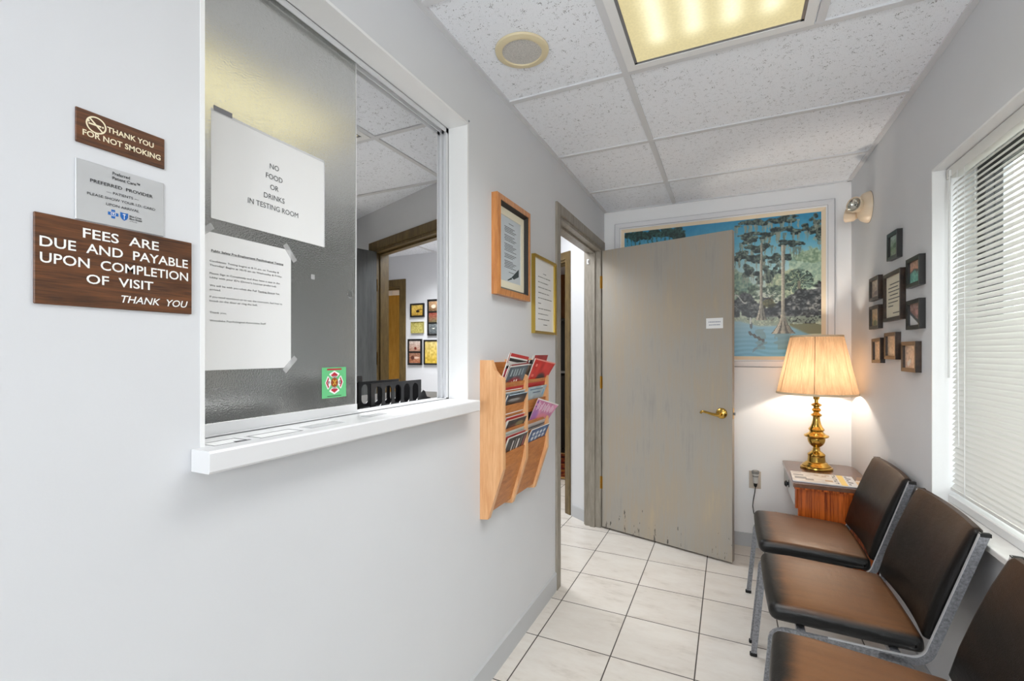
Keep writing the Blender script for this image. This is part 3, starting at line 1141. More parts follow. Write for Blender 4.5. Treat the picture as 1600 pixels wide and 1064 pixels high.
obj('lettering', lettering([T('FIRE', 0, .0137, .014, .0032, 'c', 0, .02), T('DEPT', 0, -.0137, .014, .0028, 'c', 0, .02), T('F', -.0185, 0, None, .008, 'c', 0, .03), T('D', .0185, 0, None, .008, 'c', 0, .03)], -.0012), INK, s)
c = MB()
c.box(-.024, .024, -.0009, -.0004, .0315, .0355)
obj('red_banner', c, RED, s)
c = MB()
c.box(-.023, .023, -.0009, -.0004, -.0350, -.0335)
obj('fine_print', c, INK, s)

# labels and papers on the ledge
ZL = 1.1152


def ledge_label(name, label, x0, x1, y0, y1, border=None, skew=0.0, fill=PAPER):
    cx_, cy_ = (x0 + x1) / 2, (y0 + y1) / 2
    t = thing(name, label, 'label', (cx_, cy_, ZL), skew)
    hx, hy = (x1 - x0) / 2, (y1 - y0) / 2
    obj('sheet', MB().box(-hx, hx, -hy, hy, 0, .0006), fill, t)
    if border:
        e = MB()
        for b0, b1, b2, b3 in ((-hx + .002, hx - .002, -hy + .003, -hy + .006), (-hx + .002, hx - .002, hy - .006, hy - .003), (-hx + .002, -hx + .005, -hy + .006, hy - .006), (hx - .005, hx - .002, -hy + .006, hy - .006)):
            e.box(b0, b1, b2, b3, .0006, .0009)
        obj('border', e, border, t)
    return t


ledge_label('ledge_card', 'white card with thin grey border lying mid-ledge under the sliding glass', -.876, -.826, .603, .708, INKG)
ledge_label('ledge_strip', 'white paper strip with dark corner at the near left end of the ledge', -.880, -.832, .515, .588, INKG)
t = bpy.data.objects['ledge_strip']
obj('dark_corner', MB().prism([(.010, .010), (.024, .006), (.024, .0365), (.018, .0365)], 'z', .0007, .0010), INK, t)
ledge_label('clear_sticker', 'faint grey clear sticker on the ledge beside the bordered card', -.878, -.840, .735, .835, None, 0, mat('faint_grey_film', (196, 197, 199), .25))
ledge_label('tape_remnant', 'faint torn sticker remnant on the ledge at the edge of the sliding glass', -.880, -.850, .925, 1.005, None, .1, mat('faint_grey_film', (196, 197, 199), .25))
n = thing('wall_screw', 'small screw head in the wall at the upper right corner of the reception window', 'screw', (L, 1.436, 2.118), R90)
obj('head', MB().lathe([(0, .003), (.003, .0025), (.0045, 0)], 14, Matrix.Rotation(R90, 4, 'X')), STEEL, n, smooth=True)

# ------------------------------------------------------------------ framed pieces on the left wall
def text_bars(mb, rows_, x0, x1, y, h, seed=0):
    """unreadable small print: thin broken bars"""
    g_ = random.Random(seed)
    for z_, a, b in rows_:
        x = x0 + (x1 - x0) * a
        e = x0 + (x1 - x0) * b
        while x < e:
            wd2 = g_.uniform(.004, .010)
            mb.box(x, min(x + wd2, e), y - .0003, y, z_ - h / 2, z_ + h / 2)
            x += wd2 + .0022
    return mb


s = thing('framed_verse', 'tall oak frame with cream mat and grey typed sheet, left of the thin gold frame', 'picture frame', (L, 1.778, 1.717), R90)
Wf, Hf = .334, .402
obj('frame', MB().mitre(Wf, Hf, .024, .026, 0, .030), OAK, s)
li = MB()
li.mitre(Wf - .048, Hf - .048, .012, .026, 0, .010)
obj('black_liner', li, BLACKF, s)
obj('mat_board', MB().mitre(Wf - .072, Hf - .072, .030, .0085, 0, .0080), mat('cream_mat', (232, 226, 204), .6), s)
obj('sheet', MB().box(-.105, .105, -.006, 0, -.139, .139), mat('grey_verse_sheet', (198, 206, 212), .35), s)
rows_ = [(.112, .40, .62)]
z = .094
for blk in (4, 4, 5, 3, 5):
    for k in range(blk):
        rows_.append((z, .20 + .02 * (k % 2), .20 + .55 - .08 * ((k * 7 + blk) % 3)))
        z -= .0068
    z -= .0085
rows_.append((z - .002, .40, .65))
obj('print_lines', text_bars(MB(), rows_, -.105, .105, -.0062, .0026, 3), INK, s)
br = MB()
poly(br, [(.005, -.112), (.080, -.066), (.080, -.100), (.030, -.118)], -.0064)
poly(br, [(.005, -.112), (-.035, -.128), (-.030, -.131), (.012, -.119)], -.0063)
obj('dark_drawing', br, mat('dark_green_grey_ink', (54, 66, 68), .6), s)

s = thing('framed_list', 'thin gold metal frame with white typed list, beside the doorway', 'picture frame', (L, 2.165, 1.565), R90)
Wf, Hf = .296, .378
obj('frame', MB().mitre(Wf, Hf, .013, .020, 0, .016), GOLD, s)
pg_ = np.zeros((177, 136, 3)) + 236.
for q_, (u0_, u1_) in enumerate([(.44, .60)] + [(.20, .20 + e_) for e_ in (.62, .5, .66, .55, .7, .14, .66, .5, .58)] + [(.46, .66)]):
    r_ = 32 + (0 if q_ == 0 else 10) + (q_ - 1 if q_ else 0) * 13
    a_ = np.arange(int(u0_ * 136), int(u1_ * 136))
    keep_ = rng.random(len(a_)) > .14
    pg_[r_:r_ + 2, a_[keep_]] = 92.
obj('sheet', printed('sheet', pg_, .272, .354), None, s, (0, -.008, 0))

# ------------------------------------------------------------------ magazine rack on the left wall
RY0, RY1 = 1.518, 1.995
rk = thing('magazine_rack', 'wooden wall magazine rack with two columns of four slanted pockets', 'magazine rack', (L, RY0, 0), R90)
prof = [(0, 1.255), (-.046, 1.255), (-.052, 1.240), (-.062, 1.215), (-.078, 1.197), (-.0965, 1.188), (-.0965, .850), (-.034, .659), (0, .655)]
for x0, nm in ((0, 'side_panel'), (.212, 'divider'), (.452, 'side_panel')):
    obj(nm, MB().prism(prof, 'x', x0, x0 + .023), BEECH, rk)
RACKB = wood('rack_board_wood', (168, 98, 44), (206, 134, 70), (2.5, 14, 14), 3, .4)
obj('back_board', MB().box(.023, .452, -.008, 0, .68, 1.245), RACKB, rk)
PZ = (1.170, 1.083, .995, .905)
for x0, x1 in ((.023, .212), (.235, .452)):
    for i, zt in enumerate(PZ):
        if i < 3:
            b = MB().prism([(-.091, zt), (-.083, zt), (-.073, zt - .052), (-.081, zt - .052)], 'x', x0, x1)
        else:
            b = MB().prism([(-.091, zt), (-.083, zt), (-.072, .85), (-.018, .678), (-.028, .676), (-.081, .85)], 'x', x0, x1)
        obj('pocket_front', b, RACKB, rk)
        obj('pocket_floor', MB().prism([(-.012, zt - .165), (-.036, zt - .165), (-.036, zt - .171), (-.012, zt - .171)], 'x', x0, x1), RACKB, rk)


def cover(seed, base, bands, blobs=(), ny=44, nx=34):
    """magazine front: base colour, horizontal bands (v0, v1, u0, u1, colour), soft blobs (u, v, ru, rv, colour)"""
    img = np.zeros((ny, nx, 3)) + np.asarray(base, float)
    img += (vnoise(ny, nx, 7, seed)[..., None] - .5) * 40
    vv, uu = np.meshgrid((np.arange(ny) + .5) / ny, (np.arange(nx) + .5) / nx, indexing='ij')
    for (u, v, ru, rv, c) in blobs:
        a = np.clip(1.6 - ((uu - u) / ru) ** 2 - ((vv - v) / rv) ** 2, 0, 1)[..., None]
        img = img * (1 - a) + np.asarray(c, float) * a
    for (v0, v1, u0, u1, c) in bands:
        m_ = (vv >= v0) & (vv < v1) & (uu >= u0) & (uu < u1)
        img[m_] = c
    return img


CUT = mat('magazine_page_edges', (222, 216, 208), .6)


def magazine(label, img, col, row, dx, k, h=.245, w=None, curl=0.0, twist=0.0, th=.0045, fold=0.0, group='magazines in the wall rack'):
    """stands in pocket (col, row) of the rack; k = 0 is the front one, larger k further back; the stack leans on the pocket front"""
    lean = .30
    w = (.182, .204)[col] if w is None else w
    xc = (.1175, .3435)[col] + dx
    t = thing('magazine', label, 'magazine', (L + .0335 - .0072 * k, RY0 + xc, PZ[row] - .1645), R90, group)
    t.rotation_euler = (0, twist, R90)

    def cv(x, z_):
        q = z_ / h
        y = -lean * z_ - curl * q * q * q * h - fold * max(0, q - .55) ** 1.5 * (.5 + x / w)
        zz = z_ - (curl * .55 * max(0, q - .5) ** 2 * h) * (1 if curl else 0) - fold * .9 * max(0, q - .6) ** 2 * (.5 + x / w) * h * 3
        return (x, y, zz)

    def cvb(x, z_):
        p = cv(x, z_)
        return (p[0], p[1] + th, p[2] - th * .3)
    obj('cover', printed('cover', img, w, h, cv), None, t)
    nx_, ny_ = 6, 12
    mb = MB()
    xs = np.linspace(-w / 2, w / 2, nx_ + 1)
    zs = np.linspace(0, h, ny_ + 1)
    F = [cv(x, z_) for z_ in zs for x in xs]
    F = [(p[0], p[1] + .0008, p[2] - .0003) for p in F]
    B = [cvb(x, z_) for z_ in zs for x in xs]
    n_ = len(F)
    fs = []
    for j in range(ny_):
        for i in range(nx_):
            a = j * (nx_ + 1) + i
            fs += [(a, a + 1, a + nx_ + 2, a + nx_ + 1), (n_ + a, n_ + a + nx_ + 1, n_ + a + nx_ + 2, n_ + a + 1)]
    edge = [i for i in range(nx_ + 1)] + [(j + 1) * (nx_ + 1) - 1 for j in range(1, ny_ + 1)] + [ny_ * (nx_ + 1) + i for i in range(nx_ - 1, -1, -1)] + [j * (nx_ + 1) for j in range(ny_ - 1, 0, -1)]
    for a, b in zip(edge, edge[1:] + edge[:1]):
        fs.append((a, b, n_ + b, n_ + a))
    mb.add(F + B, fs)
    obj('pages', mb, CUT, t)
    return t


WHT, BLK, REDC, DRED = (236, 234, 230), (24, 22, 24), (196, 36, 40), (150, 22, 34)
# top row, left pocket
magazine('red bordered magazine with black headline strip, rearmost in the top left pocket', cover(1, (190, 60, 58), [(0, .04, 0, 1, REDC), (.04, .06, .04, .96, WHT), (.06, .12, .06, .94, BLK), (.12, .14, .06, .94, WHT), (.14, .2, .06, .96, REDC), (0, 1, 0, .035, REDC), (0, 1, .035, .05, WHT)]), 0, 0, 0.002, 2, h=0.270, curl=.0, twist=.10)
magazine('pink and red striped magazine behind the slate blue one, top left pocket', cover(2, (206, 70, 92), [(0, .05, 0, 1, WHT), (.05, .085, 0, 1, BLK), (.1, .5, .10, .16, (238, 200, 214)), (.1, .5, .24, .30, DRED), (.1, .5, .36, .48, (240, 206, 222)), (.1, .5, .6, .64, DRED)]), 0, 0, -0.002, 1, h=0.240, curl=.02)
magazine('slate blue and red magazine in white border, front of the top left pocket', cover(3, (84, 100, 112), [(0, .03, 0, 1, DRED), (.03, .05, 0, 1, WHT), (0, 1, 0, .03, DRED), (0, 1, .03, .055, WHT), (.10, .2, .2, .26, (170, 186, 190)), (.10, .2, .34, .40, (170, 186, 190)), (.10, .2, .48, .54, (170, 186, 190)), (.10, .2, .62, .68, (170, 186, 190)), (.10, .2, .76, .82, (150, 170, 180)), (.30, .36, .34, .42, WHT), (.28, .36, .46, .52, WHT), (.28, .36, .58, .66, WHT)], [(.5, .42, .42, .17, (176, 24, 40))]), 0, 0, 0.002, 0, h=0.237, curl=.05, twist=-.03)
# top row, right pocket
magazine('dark magazine with white strips, rearmost in the top right pocket', cover(4, (120, 104, 90), [(0, .07, 0, .06, BLK), (0, .07, .06, .12, WHT), (0, .07, .12, .45, BLK), (.07, .1, .1, .9, WHT), (0, .06, .5, .62, (60, 70, 60)), (0, .07, .7, .94, (150, 110, 40))]), 1, 0, 0.0, 2, h=0.247)
magazine('thin red magazine leaning past the right edge of the rack, top right pocket', cover(5, (176, 30, 40), [(0, .5, 0, .08, WHT)]), 1, 0, 0.032, 2, h=0.267, w=.17)
magazine('red magazine with a dark round picture flopping forward, top right pocket', cover(6, (208, 38, 34), [(0, .03, 0, 1, (240, 160, 150)), (0, 1, 0, .04, (232, 110, 100)), (.1, .14, .12, .2, (240, 130, 120)), (.28, .31, .1, .2, (236, 110, 100))], [(.60, .36, .22, .12, (54, 40, 48)), (.46, .46, .07, .04, (226, 206, 190))]), 1, 0, 0.01, 0, h=0.247, curl=.03, twist=.10, fold=.05)
# second row, left
magazine('red magazine with black bars behind the brown one, second left pocket', cover(7, (176, 44, 46), [(0, .05, 0, 1, REDC), (.05, .065, .05, .95, WHT), (.065, .12, .06, .94, BLK), (.12, .14, .05, .95, WHT), (.15, .21, .1, .34, BLK), (.15, .21, .42, .9, (70, 30, 40)), (0, 1, 0, .04, REDC)]), 0, 1, 0.0, 2, h=0.233)
magazine('grey and white magazine with dotted headline, second left pocket', cover(8, (160, 176, 184), [(0, .03, 0, 1, WHT)] + [(.05, .085, .06 + .06 * k, .10 + .06 * k, (52, 60, 70)) for k in range(14)]), 0, 1, 0.002, 1, h=0.217, curl=.02)
magazine('dark brown magazine with blue edge, front of the second left pocket', cover(9, (48, 34, 30), [(0, .025, 0, 1, (190, 214, 230)), (.025, .07, 0, 1, (28, 40, 58)), (0, 1, 0, .05, (60, 90, 126)), (0, 1, .05, .07, WHT)], [(.4, .12, .3, .03, (150, 150, 150)), (.5, .4, .2, .04, (120, 120, 124))]), 0, 1, 0.002, 0, h=0.208, curl=.05)
# second row, right
magazine('thin red backed magazine behind the pale blue one, second right pocket', cover(10, (188, 44, 48), [(0, .05, 0, 1, REDC)]), 1, 1, 0.0, 2, h=0.237)
magazine('pale blue magazine with a red flower picture, second right pocket', cover(11, (186, 206, 216), [(.05, .07, .1, .8, (90, 130, 160)), (.12, .14, .3, .7, (80, 110, 140)), (.1, .2, .86, .95, (120, 190, 230))], [(.25, .36, .16, .07, (214, 60, 70)), (.06, .44, .1, .05, (170, 30, 44))]), 1, 1, 0.002, 1, h=0.221, curl=.03)
# third row
magazine('grey backed magazine at the rear of the third left pocket', cover(12, (198, 192, 188), [(0, .04, 0, 1, WHT), (.06, .08, 0, 1, (120, 116, 116))]), 0, 2, 0.0, 2, h=0.221, th=.006)
magazine('white magazine with red band, middle of the third left pocket', cover(13, (220, 200, 196), [(0, .03, 0, 1, WHT), (.03, .08, 0, 1, (214, 64, 60)), (0, 1, 0, .05, WHT)]), 0, 2, 0.002, 1, h=0.210, curl=.02, th=.006)
magazine('black photo magazine with white edge, front of the third left pocket', cover(14, (40, 34, 34), [(0, .03, 0, 1, (232, 196, 176)), (0, 1, 0, .05, WHT)], [(.4, .2, .25, .08, (96, 44, 40)), (.7, .14, .2, .06, (130, 120, 80))]), 0, 2, 0.002, 0, h=0.201, curl=.05)
magazine('dark magazine behind the pink leaflet, third right pocket', cover(15, (30, 28, 40), [(0, .06, 0, .5, (196, 198, 200))]), 1, 2, -0.004, 2, h=0.217)
PK = cover(16, (214, 136, 176), [(.0, .02, 0, 1, WHT)] + [(.04 + .02 * (k % 3), .2 - .02 * (k % 2), .12 + .07 * k, .15 + .07 * k, (246, 226, 238)) for k in range(12)] + [(.05, .09, .03, .08, (110, 70, 150)), (.13, .17, .03, .08, (110, 70, 150))], [(.15, .5, .2, .3, (176, 118, 190)), (.6, .34, .3, .1, (230, 140, 160)), (.66, .42, .08, .05, (110, 50, 60))])
magazine('pink and purple leaflet folded outwards beyond the rack, third right pocket', PK, 1, 2, 0.016, 0, h=0.245, curl=.03, twist=.20, fold=.07, th=.002)
# bottom row
magazine('pale green grey magazine at the rear of the bottom left pocket', cover(17, (190, 196, 188), [(0, .05, 0, 1, (206, 208, 200)), (.07, .085, 0, 1, (70, 70, 72))]), 0, 3, 0.0, 2, h=0.243, th=.006)
magazine('red magazine behind the striped one, bottom left pocket', cover(18, (206, 62, 56), [(0, .03, 0, 1, (214, 196, 190))]), 0, 3, 0.002, 1, h=0.233, curl=.01)
magazine('black and white striped magazine, front of the bottom left pocket', cover(19, (44, 42, 44), [(0, .02, 0, 1, WHT), (0, 1, 0, .04, WHT), (.1, .5, .3, .36, (210, 208, 206)), (.06, .4, .44, .48, (180, 180, 180)), (.08, .5, .56, .64, (220, 218, 216)), (.06, .4, .74, .77, (150, 150, 150)), (.06, .4, .88, .95, (170, 70, 90))]), 0, 3, 0.002, 0, h=0.226, curl=.03)
magazine('grey topped thick magazine at the rear of the bottom right pocket', cover(20, (180, 178, 178), [(0, .05, 0, 1, (214, 206, 202)), (.07, .09, 0, 1, (90, 88, 90))]), 1, 3, 0.0, 2, h=0.243, th=.006)
magazine('blue and white patterned magazine, front of the bottom right pocket', cover(21, (46, 86, 142), [(0, .02, 0, 1, WHT)], [(.2 + .2 * (k % 4), .12 + .09 * (k // 4), .07, .035, (226, 232, 238)) for k in range(12)] + [(.6, .3, .12, .06, (60, 40, 50))]), 1, 3, 0.004, 0, h=0.226, curl=.05)

# ------------------------------------------------------------------ chairs
def loft_pad(prof, y0, y1, r, bow=0.0, n=5, crown=0.0):
    """cushion: closed XZ outline swept along Y, its ends rounded by r; bow bends the middle along +x"""
    c = np.mean(np.array(prof), 0)
    st = []
    for k in range(n + 1):
        a = R90 * k / n
        st.append((y0 + r * (1 - math.sin(a)), r * (1 - math.cos(a))))
    st = st[::-1]
    ys = [(y0 + r * (1 - math.cos(R90 * k / n)), r * (1 - math.sin(R90 * k / n))) for k in range(n + 1)]
    mid = [(y0 + r + (y1 - y0 - 2 * r) * k / 8, 0) for k in range(1, 8)]
    ye = [(y1 - (q[0] - y0), q[1]) for q in ys[::-1]]
    mb = MB()
    vs, fs = [], []
    P = np.array(prof)
    nrm = []
    m_ = len(P)
    for i in range(m_):
        t = P[(i + 1) % m_] - P[i - 1]
        q = np.array([-t[1], t[0]])
        q = q / (np.linalg.norm(q) + 1e-9)
        if q @ (P[i] - c) < 0:
            q = -q
        nrm.append(q)
    nrm = np.array(nrm)
    half = (y1 - y0) / 2
    for y, ins in ys + mid + ye:
        u = (y - (y0 + y1) / 2) / half
        Q = P - nrm * ins + nrm * crown * (1 - u * u)
        for p in Q:
            vs.append((p[0] + bow * (1 - u * u), y, p[1]))
    ns = len(ys) + len(mid) + len(ye)
    for i in range(ns - 1):
        for k in range(m_):
            k2 = (k + 1) % m_
            fs.append((i * m_ + k, i * m_ + k2, (i + 1) * m_ + k2, (i + 1) * m_ + k))
    fs += [tuple(range(m_))[::-1], tuple(range((ns - 1) * m_, ns * m_))]
    return mb.add(vs, fs)


def arc(cx, cz, r, a0, a1, n=5):
    return [(cx + r * math.cos(math.radians(a0 + (a1 - a0) * k / n)), cz + r * math.sin(math.radians(a0 + (a1 - a0) * k / n))) for k in range(n + 1)]


CX = .33


SEATM = m_leather('black_brown_seat_vinyl', (14, 13, 13), (112, 75, 47), 'seat')
BACKM = m_leather('black_brown_back_vinyl', (14, 12, 11), (64, 43, 28), 'back')


def make_chair(label):
    t = thing('waiting_chair', label, 'chair', (CX, 2.53, 0), 0, 'dark vinyl waiting chairs along the right wall')
    HW = .236
    # seat: x from the front (-) to the back (+), local to CX
    seat = arc(-.185, .430, .026, 90, 180, 6) + arc(-.185, .425, .026, 180, 270, 4) + [(-.08, .397), (.05, .394), (.17, .392)] + arc(.175, .410, .018, 270, 360, 4) + arc(.172, .424, .020, 0, 90, 4) + [(.08, .450), (-.02, .455), (-.11, .459)]
    seat[:] = [(x, z_) for x, z_ in seat]
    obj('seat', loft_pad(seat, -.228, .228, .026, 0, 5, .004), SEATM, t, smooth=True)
    # back: leaning, gently hollow across
    bx0, bz0, bx1, bz1 = .196, .438, .312, .786
    dx, dz = bx1 - bx0, bz1 - bz0
    ln = math.hypot(dx, dz)
    ux, uz = dx / ln, dz / ln
    nx_, nz_ = uz, -ux

    def bp(s_, t_):
        return (bx0 + ux * s_ + nx_ * t_, bz0 + uz * s_ + nz_ * t_)
    back = [bp(.012, -.020), bp(.003, -.012), bp(0, 0), bp(.006, .012), bp(.02, .016), bp(ln * .5, .016), bp(ln - .02, .014), bp(ln - .005, .010), bp(ln, 0), bp(ln - .006, -.012), bp(ln - .02, -.018), bp(ln * .75, -.024), bp(ln * .5, -.027), bp(ln * .25, -.026)]
    obj('backrest', loft_pad(back, -.228, .228, .022, .016, 5, 0), BACKM, t, smooth=True)
    path = [(-.236, .010), (-.206, .318)] + [(-.2045 + .045 * (1 - math.cos(a)) + .0, .345 + .036 * math.sin(a)) for a in np.linspace(.1, R90, 6)] + [(-.05, .380), (.10, .378), (.15, .379)]
    path += [(.150 + .052 * math.sin(a), .431 - .052 * math.cos(a)) for a in np.linspace(.15, 1.24, 7)] + [(.316, .776)]
    for sgn in (-1, 1):
        y0, y1 = (-HW - .006, -HW + .006) if sgn < 0 else (HW - .006, HW + .006)
        f = obj('side_frame', MB().sweep_xz(path, .021, y0, y1), HAMMER, t)
        sh = []
        for i_ in range(8, len(path)):
            a_, b_ = path[max(i_ - 1, 0)], path[min(i_ + 1, len(path) - 1)]
            tx_, tz_ = b_[0] - a_[0], b_[1] - a_[1]
            q_ = math.hypot(tx_, tz_)
            sh.append((path[i_][0] - tz_ / q_ * .0105, path[i_][1] + tx_ / q_ * .0105))
        e = MB().sweep_xz(sh, .002, y0 + .001, y1 - .001)
        obj('polished_edge', e, BRIGHTM, f)
        obj('end_cap', MB().box(.304, .328, y0 - .001, y1 + .001, .769, .779), RUBBER, f)
        lg = MB().sweep_xz([(.075, .374), (.135, .372), (.165, .340), (.285, .012)], .022, y0, y1)
        r_ = obj('rear_leg', lg, HAMMER, t)
        obj('glide', MB().rbox(.272, .300, y0 - .002, y1 + .002, 0, .016, .003, 1), RUBBER, r_)
        obj('front_glide', MB().rbox(-.251, -.223, y0 - .002, y1 + .002, 0, .016, .003, 1), RUBBER, f)
    cb = MB()
    for x in (-.12, .12):
        cb.box(x - .012, x + .012, -HW + .006, HW - .006, .372, .390)
    obj('cross_bars', cb, HAMMER, t)
    cb = MB()
    cb.box(.285, .297, -HW + .006, HW - .006, .66, .685)
    obj('back_bar', cb, HAMMER, t)
    return t


chair = make_chair('dark vinyl waiting chair nearest the lamp table')
dup(chair, (CX, 1.962, 0), 'dark vinyl waiting chair in the middle of the row of three')
dup(chair, (.308, 1.354, 0), 'dark vinyl waiting chair nearest the camera, only partly in view', None, -.09)

# ------------------------------------------------------------------ corner table, lamp, papers
TX0, TX1, TY0, TY1, TZ = .303, .668, 2.795, 3.365, .603
tb = thing('corner_table', 'small dark reddish wooden side table in the corner under the brass lamp', 'table', (.485, 3.08, 0))
ox, oy = .485, 3.08
top = []
for cx_, cy_, a in ((TX1 - .05 - ox, TY1 - .05 - oy, 0), (TX0 + .02 - ox, TY1 - .02 - oy, 90), (TX0 + .012 - ox, TY0 + .012 - oy, 180), (TX1 - .012 - ox, TY0 + .012 - oy, 270)):
    rr = {0: .05, 90: .02}.get(a, .012)
    top += [(cx_ + rr * math.cos(math.radians(a + 15 * k)), cy_ + rr * math.sin(math.radians(a + 15 * k))) for k in range(7)]
tt = MB().prism(top, 'z', TZ - .020, TZ)
obj('top', tt, TABLET, tb)
tt = MB().prism([(p[0] * .975, p[1] * .985) for p in top], 'z', TZ - .030, TZ - .0195)
obj('top_moulding', tt, TABLEW, tb)
obj('end_panel', MB().rbox(.325 - ox, .662 - ox, 2.815 - oy, 2.835 - oy, .03, TZ - .03, .002, 1), TABLEW, tb)
obj('corner_post', MB().rbox(.313 - ox, .326 - ox, 2.812 - oy, 2.838 - oy, .468, TZ - .03, .004, 2), TABLEW, tb)
obj('back_panel', MB().box(.648 - ox, .664 - ox, 2.835 - oy, 3.35 - oy, .03, TZ - .03), TABLEW, tb)
obj('leg', MB().rbox(.600 - ox, .640 - ox, 3.31 - oy, 3.35 - oy, 0, TZ - .03, .003, 1), TABLEW, tb)
obj('foot', MB().rbox(.325 - ox, .662 - ox, 2.813 - oy, 2.837 - oy, 0, .04, .003, 1), TABLEW, tb)
dw_ = obj('drawer', MB().box(.312 - ox, .645 - ox, 2.842 - oy, 3.345 - oy, .478, TZ - .034), GREYLAM, tb)
kn = MB().lathe([(0, .024), (.010, .023), (.017, .018), (.018, .012), (.010, .008), (.010, .004), (.020, .003), (.021, 0)], 20, Matrix.Rotation(-R90, 4, 'Y'))
obj('knob', kn, BLACKP, dw_, (.312 - ox, 3.08 - oy, .528), smooth=True)

LX, LY = .464, 3.212
lamp = thing('table_lamp', 'lit brass table lamp with cream pleated shade on the corner table', 'lamp', (LX, LY, TZ))
pr = [(0, 0), (.080, 0), (.083, .006), (.080, .012), (.073, .015), (.073, .019), (.066, .026), (.060, .030), (.057, .034), (.053, .038), (.0455, .041), (.0455, .046), (.0435, .066), (.0440, .078), (.0455, .081), (.0430, .086),
      (.034, .094), (.022, .103), (.0185, .110), (.0195, .117), (.0165, .121), (.0175, .126), (.027, .133), (.036, .143), (.042, .156), (.045, .170), (.0445, .178), (.047, .181), (.061, .187), (.0635, .192), (.061, .197), (.047, .204), (.038, .211), (.034, .217),
      (.035, .221), (.0395, .226), (.0405, .231), (.037, .236), (.030, .246), (.024, .262), (.0195, .282), (.0175, .300), (.0190, .304), (.026, .309), (.0285, .314), (.025, .319), (.0165, .325), (.0145, .331), (.0205, .338), (.0245, .344), (.0205, .350), (.0145, .356), (.0145, .361), (.022, .366), (.0275, .372), (.0275, .376), (.018, .381), (.010, .386), (.010, .405), (0, .405)]
obj('base', MB().lathe(pr, 48), BRASS, lamp, smooth=True)
sk = obj('socket', MB().lathe([(.014, .405), (.017, .412), (.017, .452), (0, .455)], 20).tube([(.0, 0, .45), (0, 0, .47)], .012, 10), BRASSD, lamp, smooth=True)
bulb_m = bpy.data.materials.new('lit_bulb')
bulb_m.use_nodes = True
bulb_m.node_tree.nodes['Principled BSDF'].inputs['Emission Color'].default_value = (1, .82, .58, 1)
bulb_m.node_tree.nodes['Principled BSDF'].inputs['Emission Strength'].default_value = 12
obj('bulb', MB().lathe([(0, .535), (.018, .53), (.029, .512), (.030, .498), (.022, .476), (.013, .462), (.012, .455)], 20), bulb_m, lamp, smooth=True)
R0, R1, Z0, Z1 = .203, .131, .440, .778
NP = 110


def pleat(a, z_):
    return .0011 * math.sin(NP * a + 1.3 * math.sin(3 * a)) + .0006 * math.sin(41 * a + 9 * z_)


shade = obj('shade', MB().lathe([(R0 + (R1 - R0) * k / 14, Z0 + (Z1 - Z0) * k / 14) for k in range(15)], 440, None, pleat), SHADE, lamp, smooth=True)
TRIMC = mat('shade_trim_cloth', (226, 204, 172), .8)
b = MB().lathe([(R0 - .002, Z0 - .004), (R0 + .003, Z0 - .003), (R0 + .002, Z0 + .009), (R0 - .003, Z0 + .009), (R0 - .002, Z0 - .004)], 64)
b.lathe([(R1 - .002, Z1 - .008), (R1 + .003, Z1 - .008), (R1 + .002, Z1 + .003), (R1 - .003, Z1 + .003), (R1 - .002, Z1 - .008)], 64)
obj('binding', b, TRIMC, shade, smooth=True)
ribs = MB()
for k in range(6):
    a = 2 * PI * (k + .32) / 6
    ribs.tube([(rr * math.cos(a), rr * math.sin(a), z_) for rr, z_ in ((R0 - .004, Z0), ((R0 + R1) / 2 - .004, (Z0 + Z1) / 2), (R1 - .004, Z1))], .0016, 6)
for k in range(3):
    a = 2 * PI * k / 3 + .4
    ribs.tube([(R1 * math.cos(a) * .98, R1 * math.sin(a) * .98, Z1 - .004), (.01 * math.cos(a), .01 * math.sin(a), Z1 - .02)], .0016, 6)
ribs.tube([(.025, 0, .455), (.05, 0, .52), (.04, 0, .60), (.006, 0, .755)], .0016, 6).tube([(-.025, 0, .455), (-.05, 0, .52), (-.04, 0, .60), (-.006, 0, .755)], .0016, 6)
obj('wire_frame', ribs, BRASSD, shade, smooth=True)
pl = bpy.data.lights.new('lamp_bulb_glow', 'POINT')
pl.energy = 9.5
pl.color = (1, .89, .76)
pl.shadow_soft_size = .03
po = bpy.data.objects.new('lamp_bulb_glow', pl)
po.location = (LX, LY, TZ + .545)
COL.objects.link(po)


def page(ny, nx, seed):
    return np.zeros((ny, nx, 3)) + np.array((222, 214, 206.)) + (vnoise(ny, nx, 12, seed)[..., None] - .5) * 30


# magazine lying on the table, its masthead running up the right-hand side
img = page(60, 84, 31)
vv, uu = np.meshgrid((np.arange(60) + .5) / 60, (np.arange(84) + .5) / 84, indexing='ij')


def rect(u0, u1, v0, v1, c, a=1.0):
    m_ = (uu >= u0) & (uu < u1) & (vv >= v0) & (vv < v1)
    img[m_] = img[m_] * (1 - a) + np.array(c, float) * a


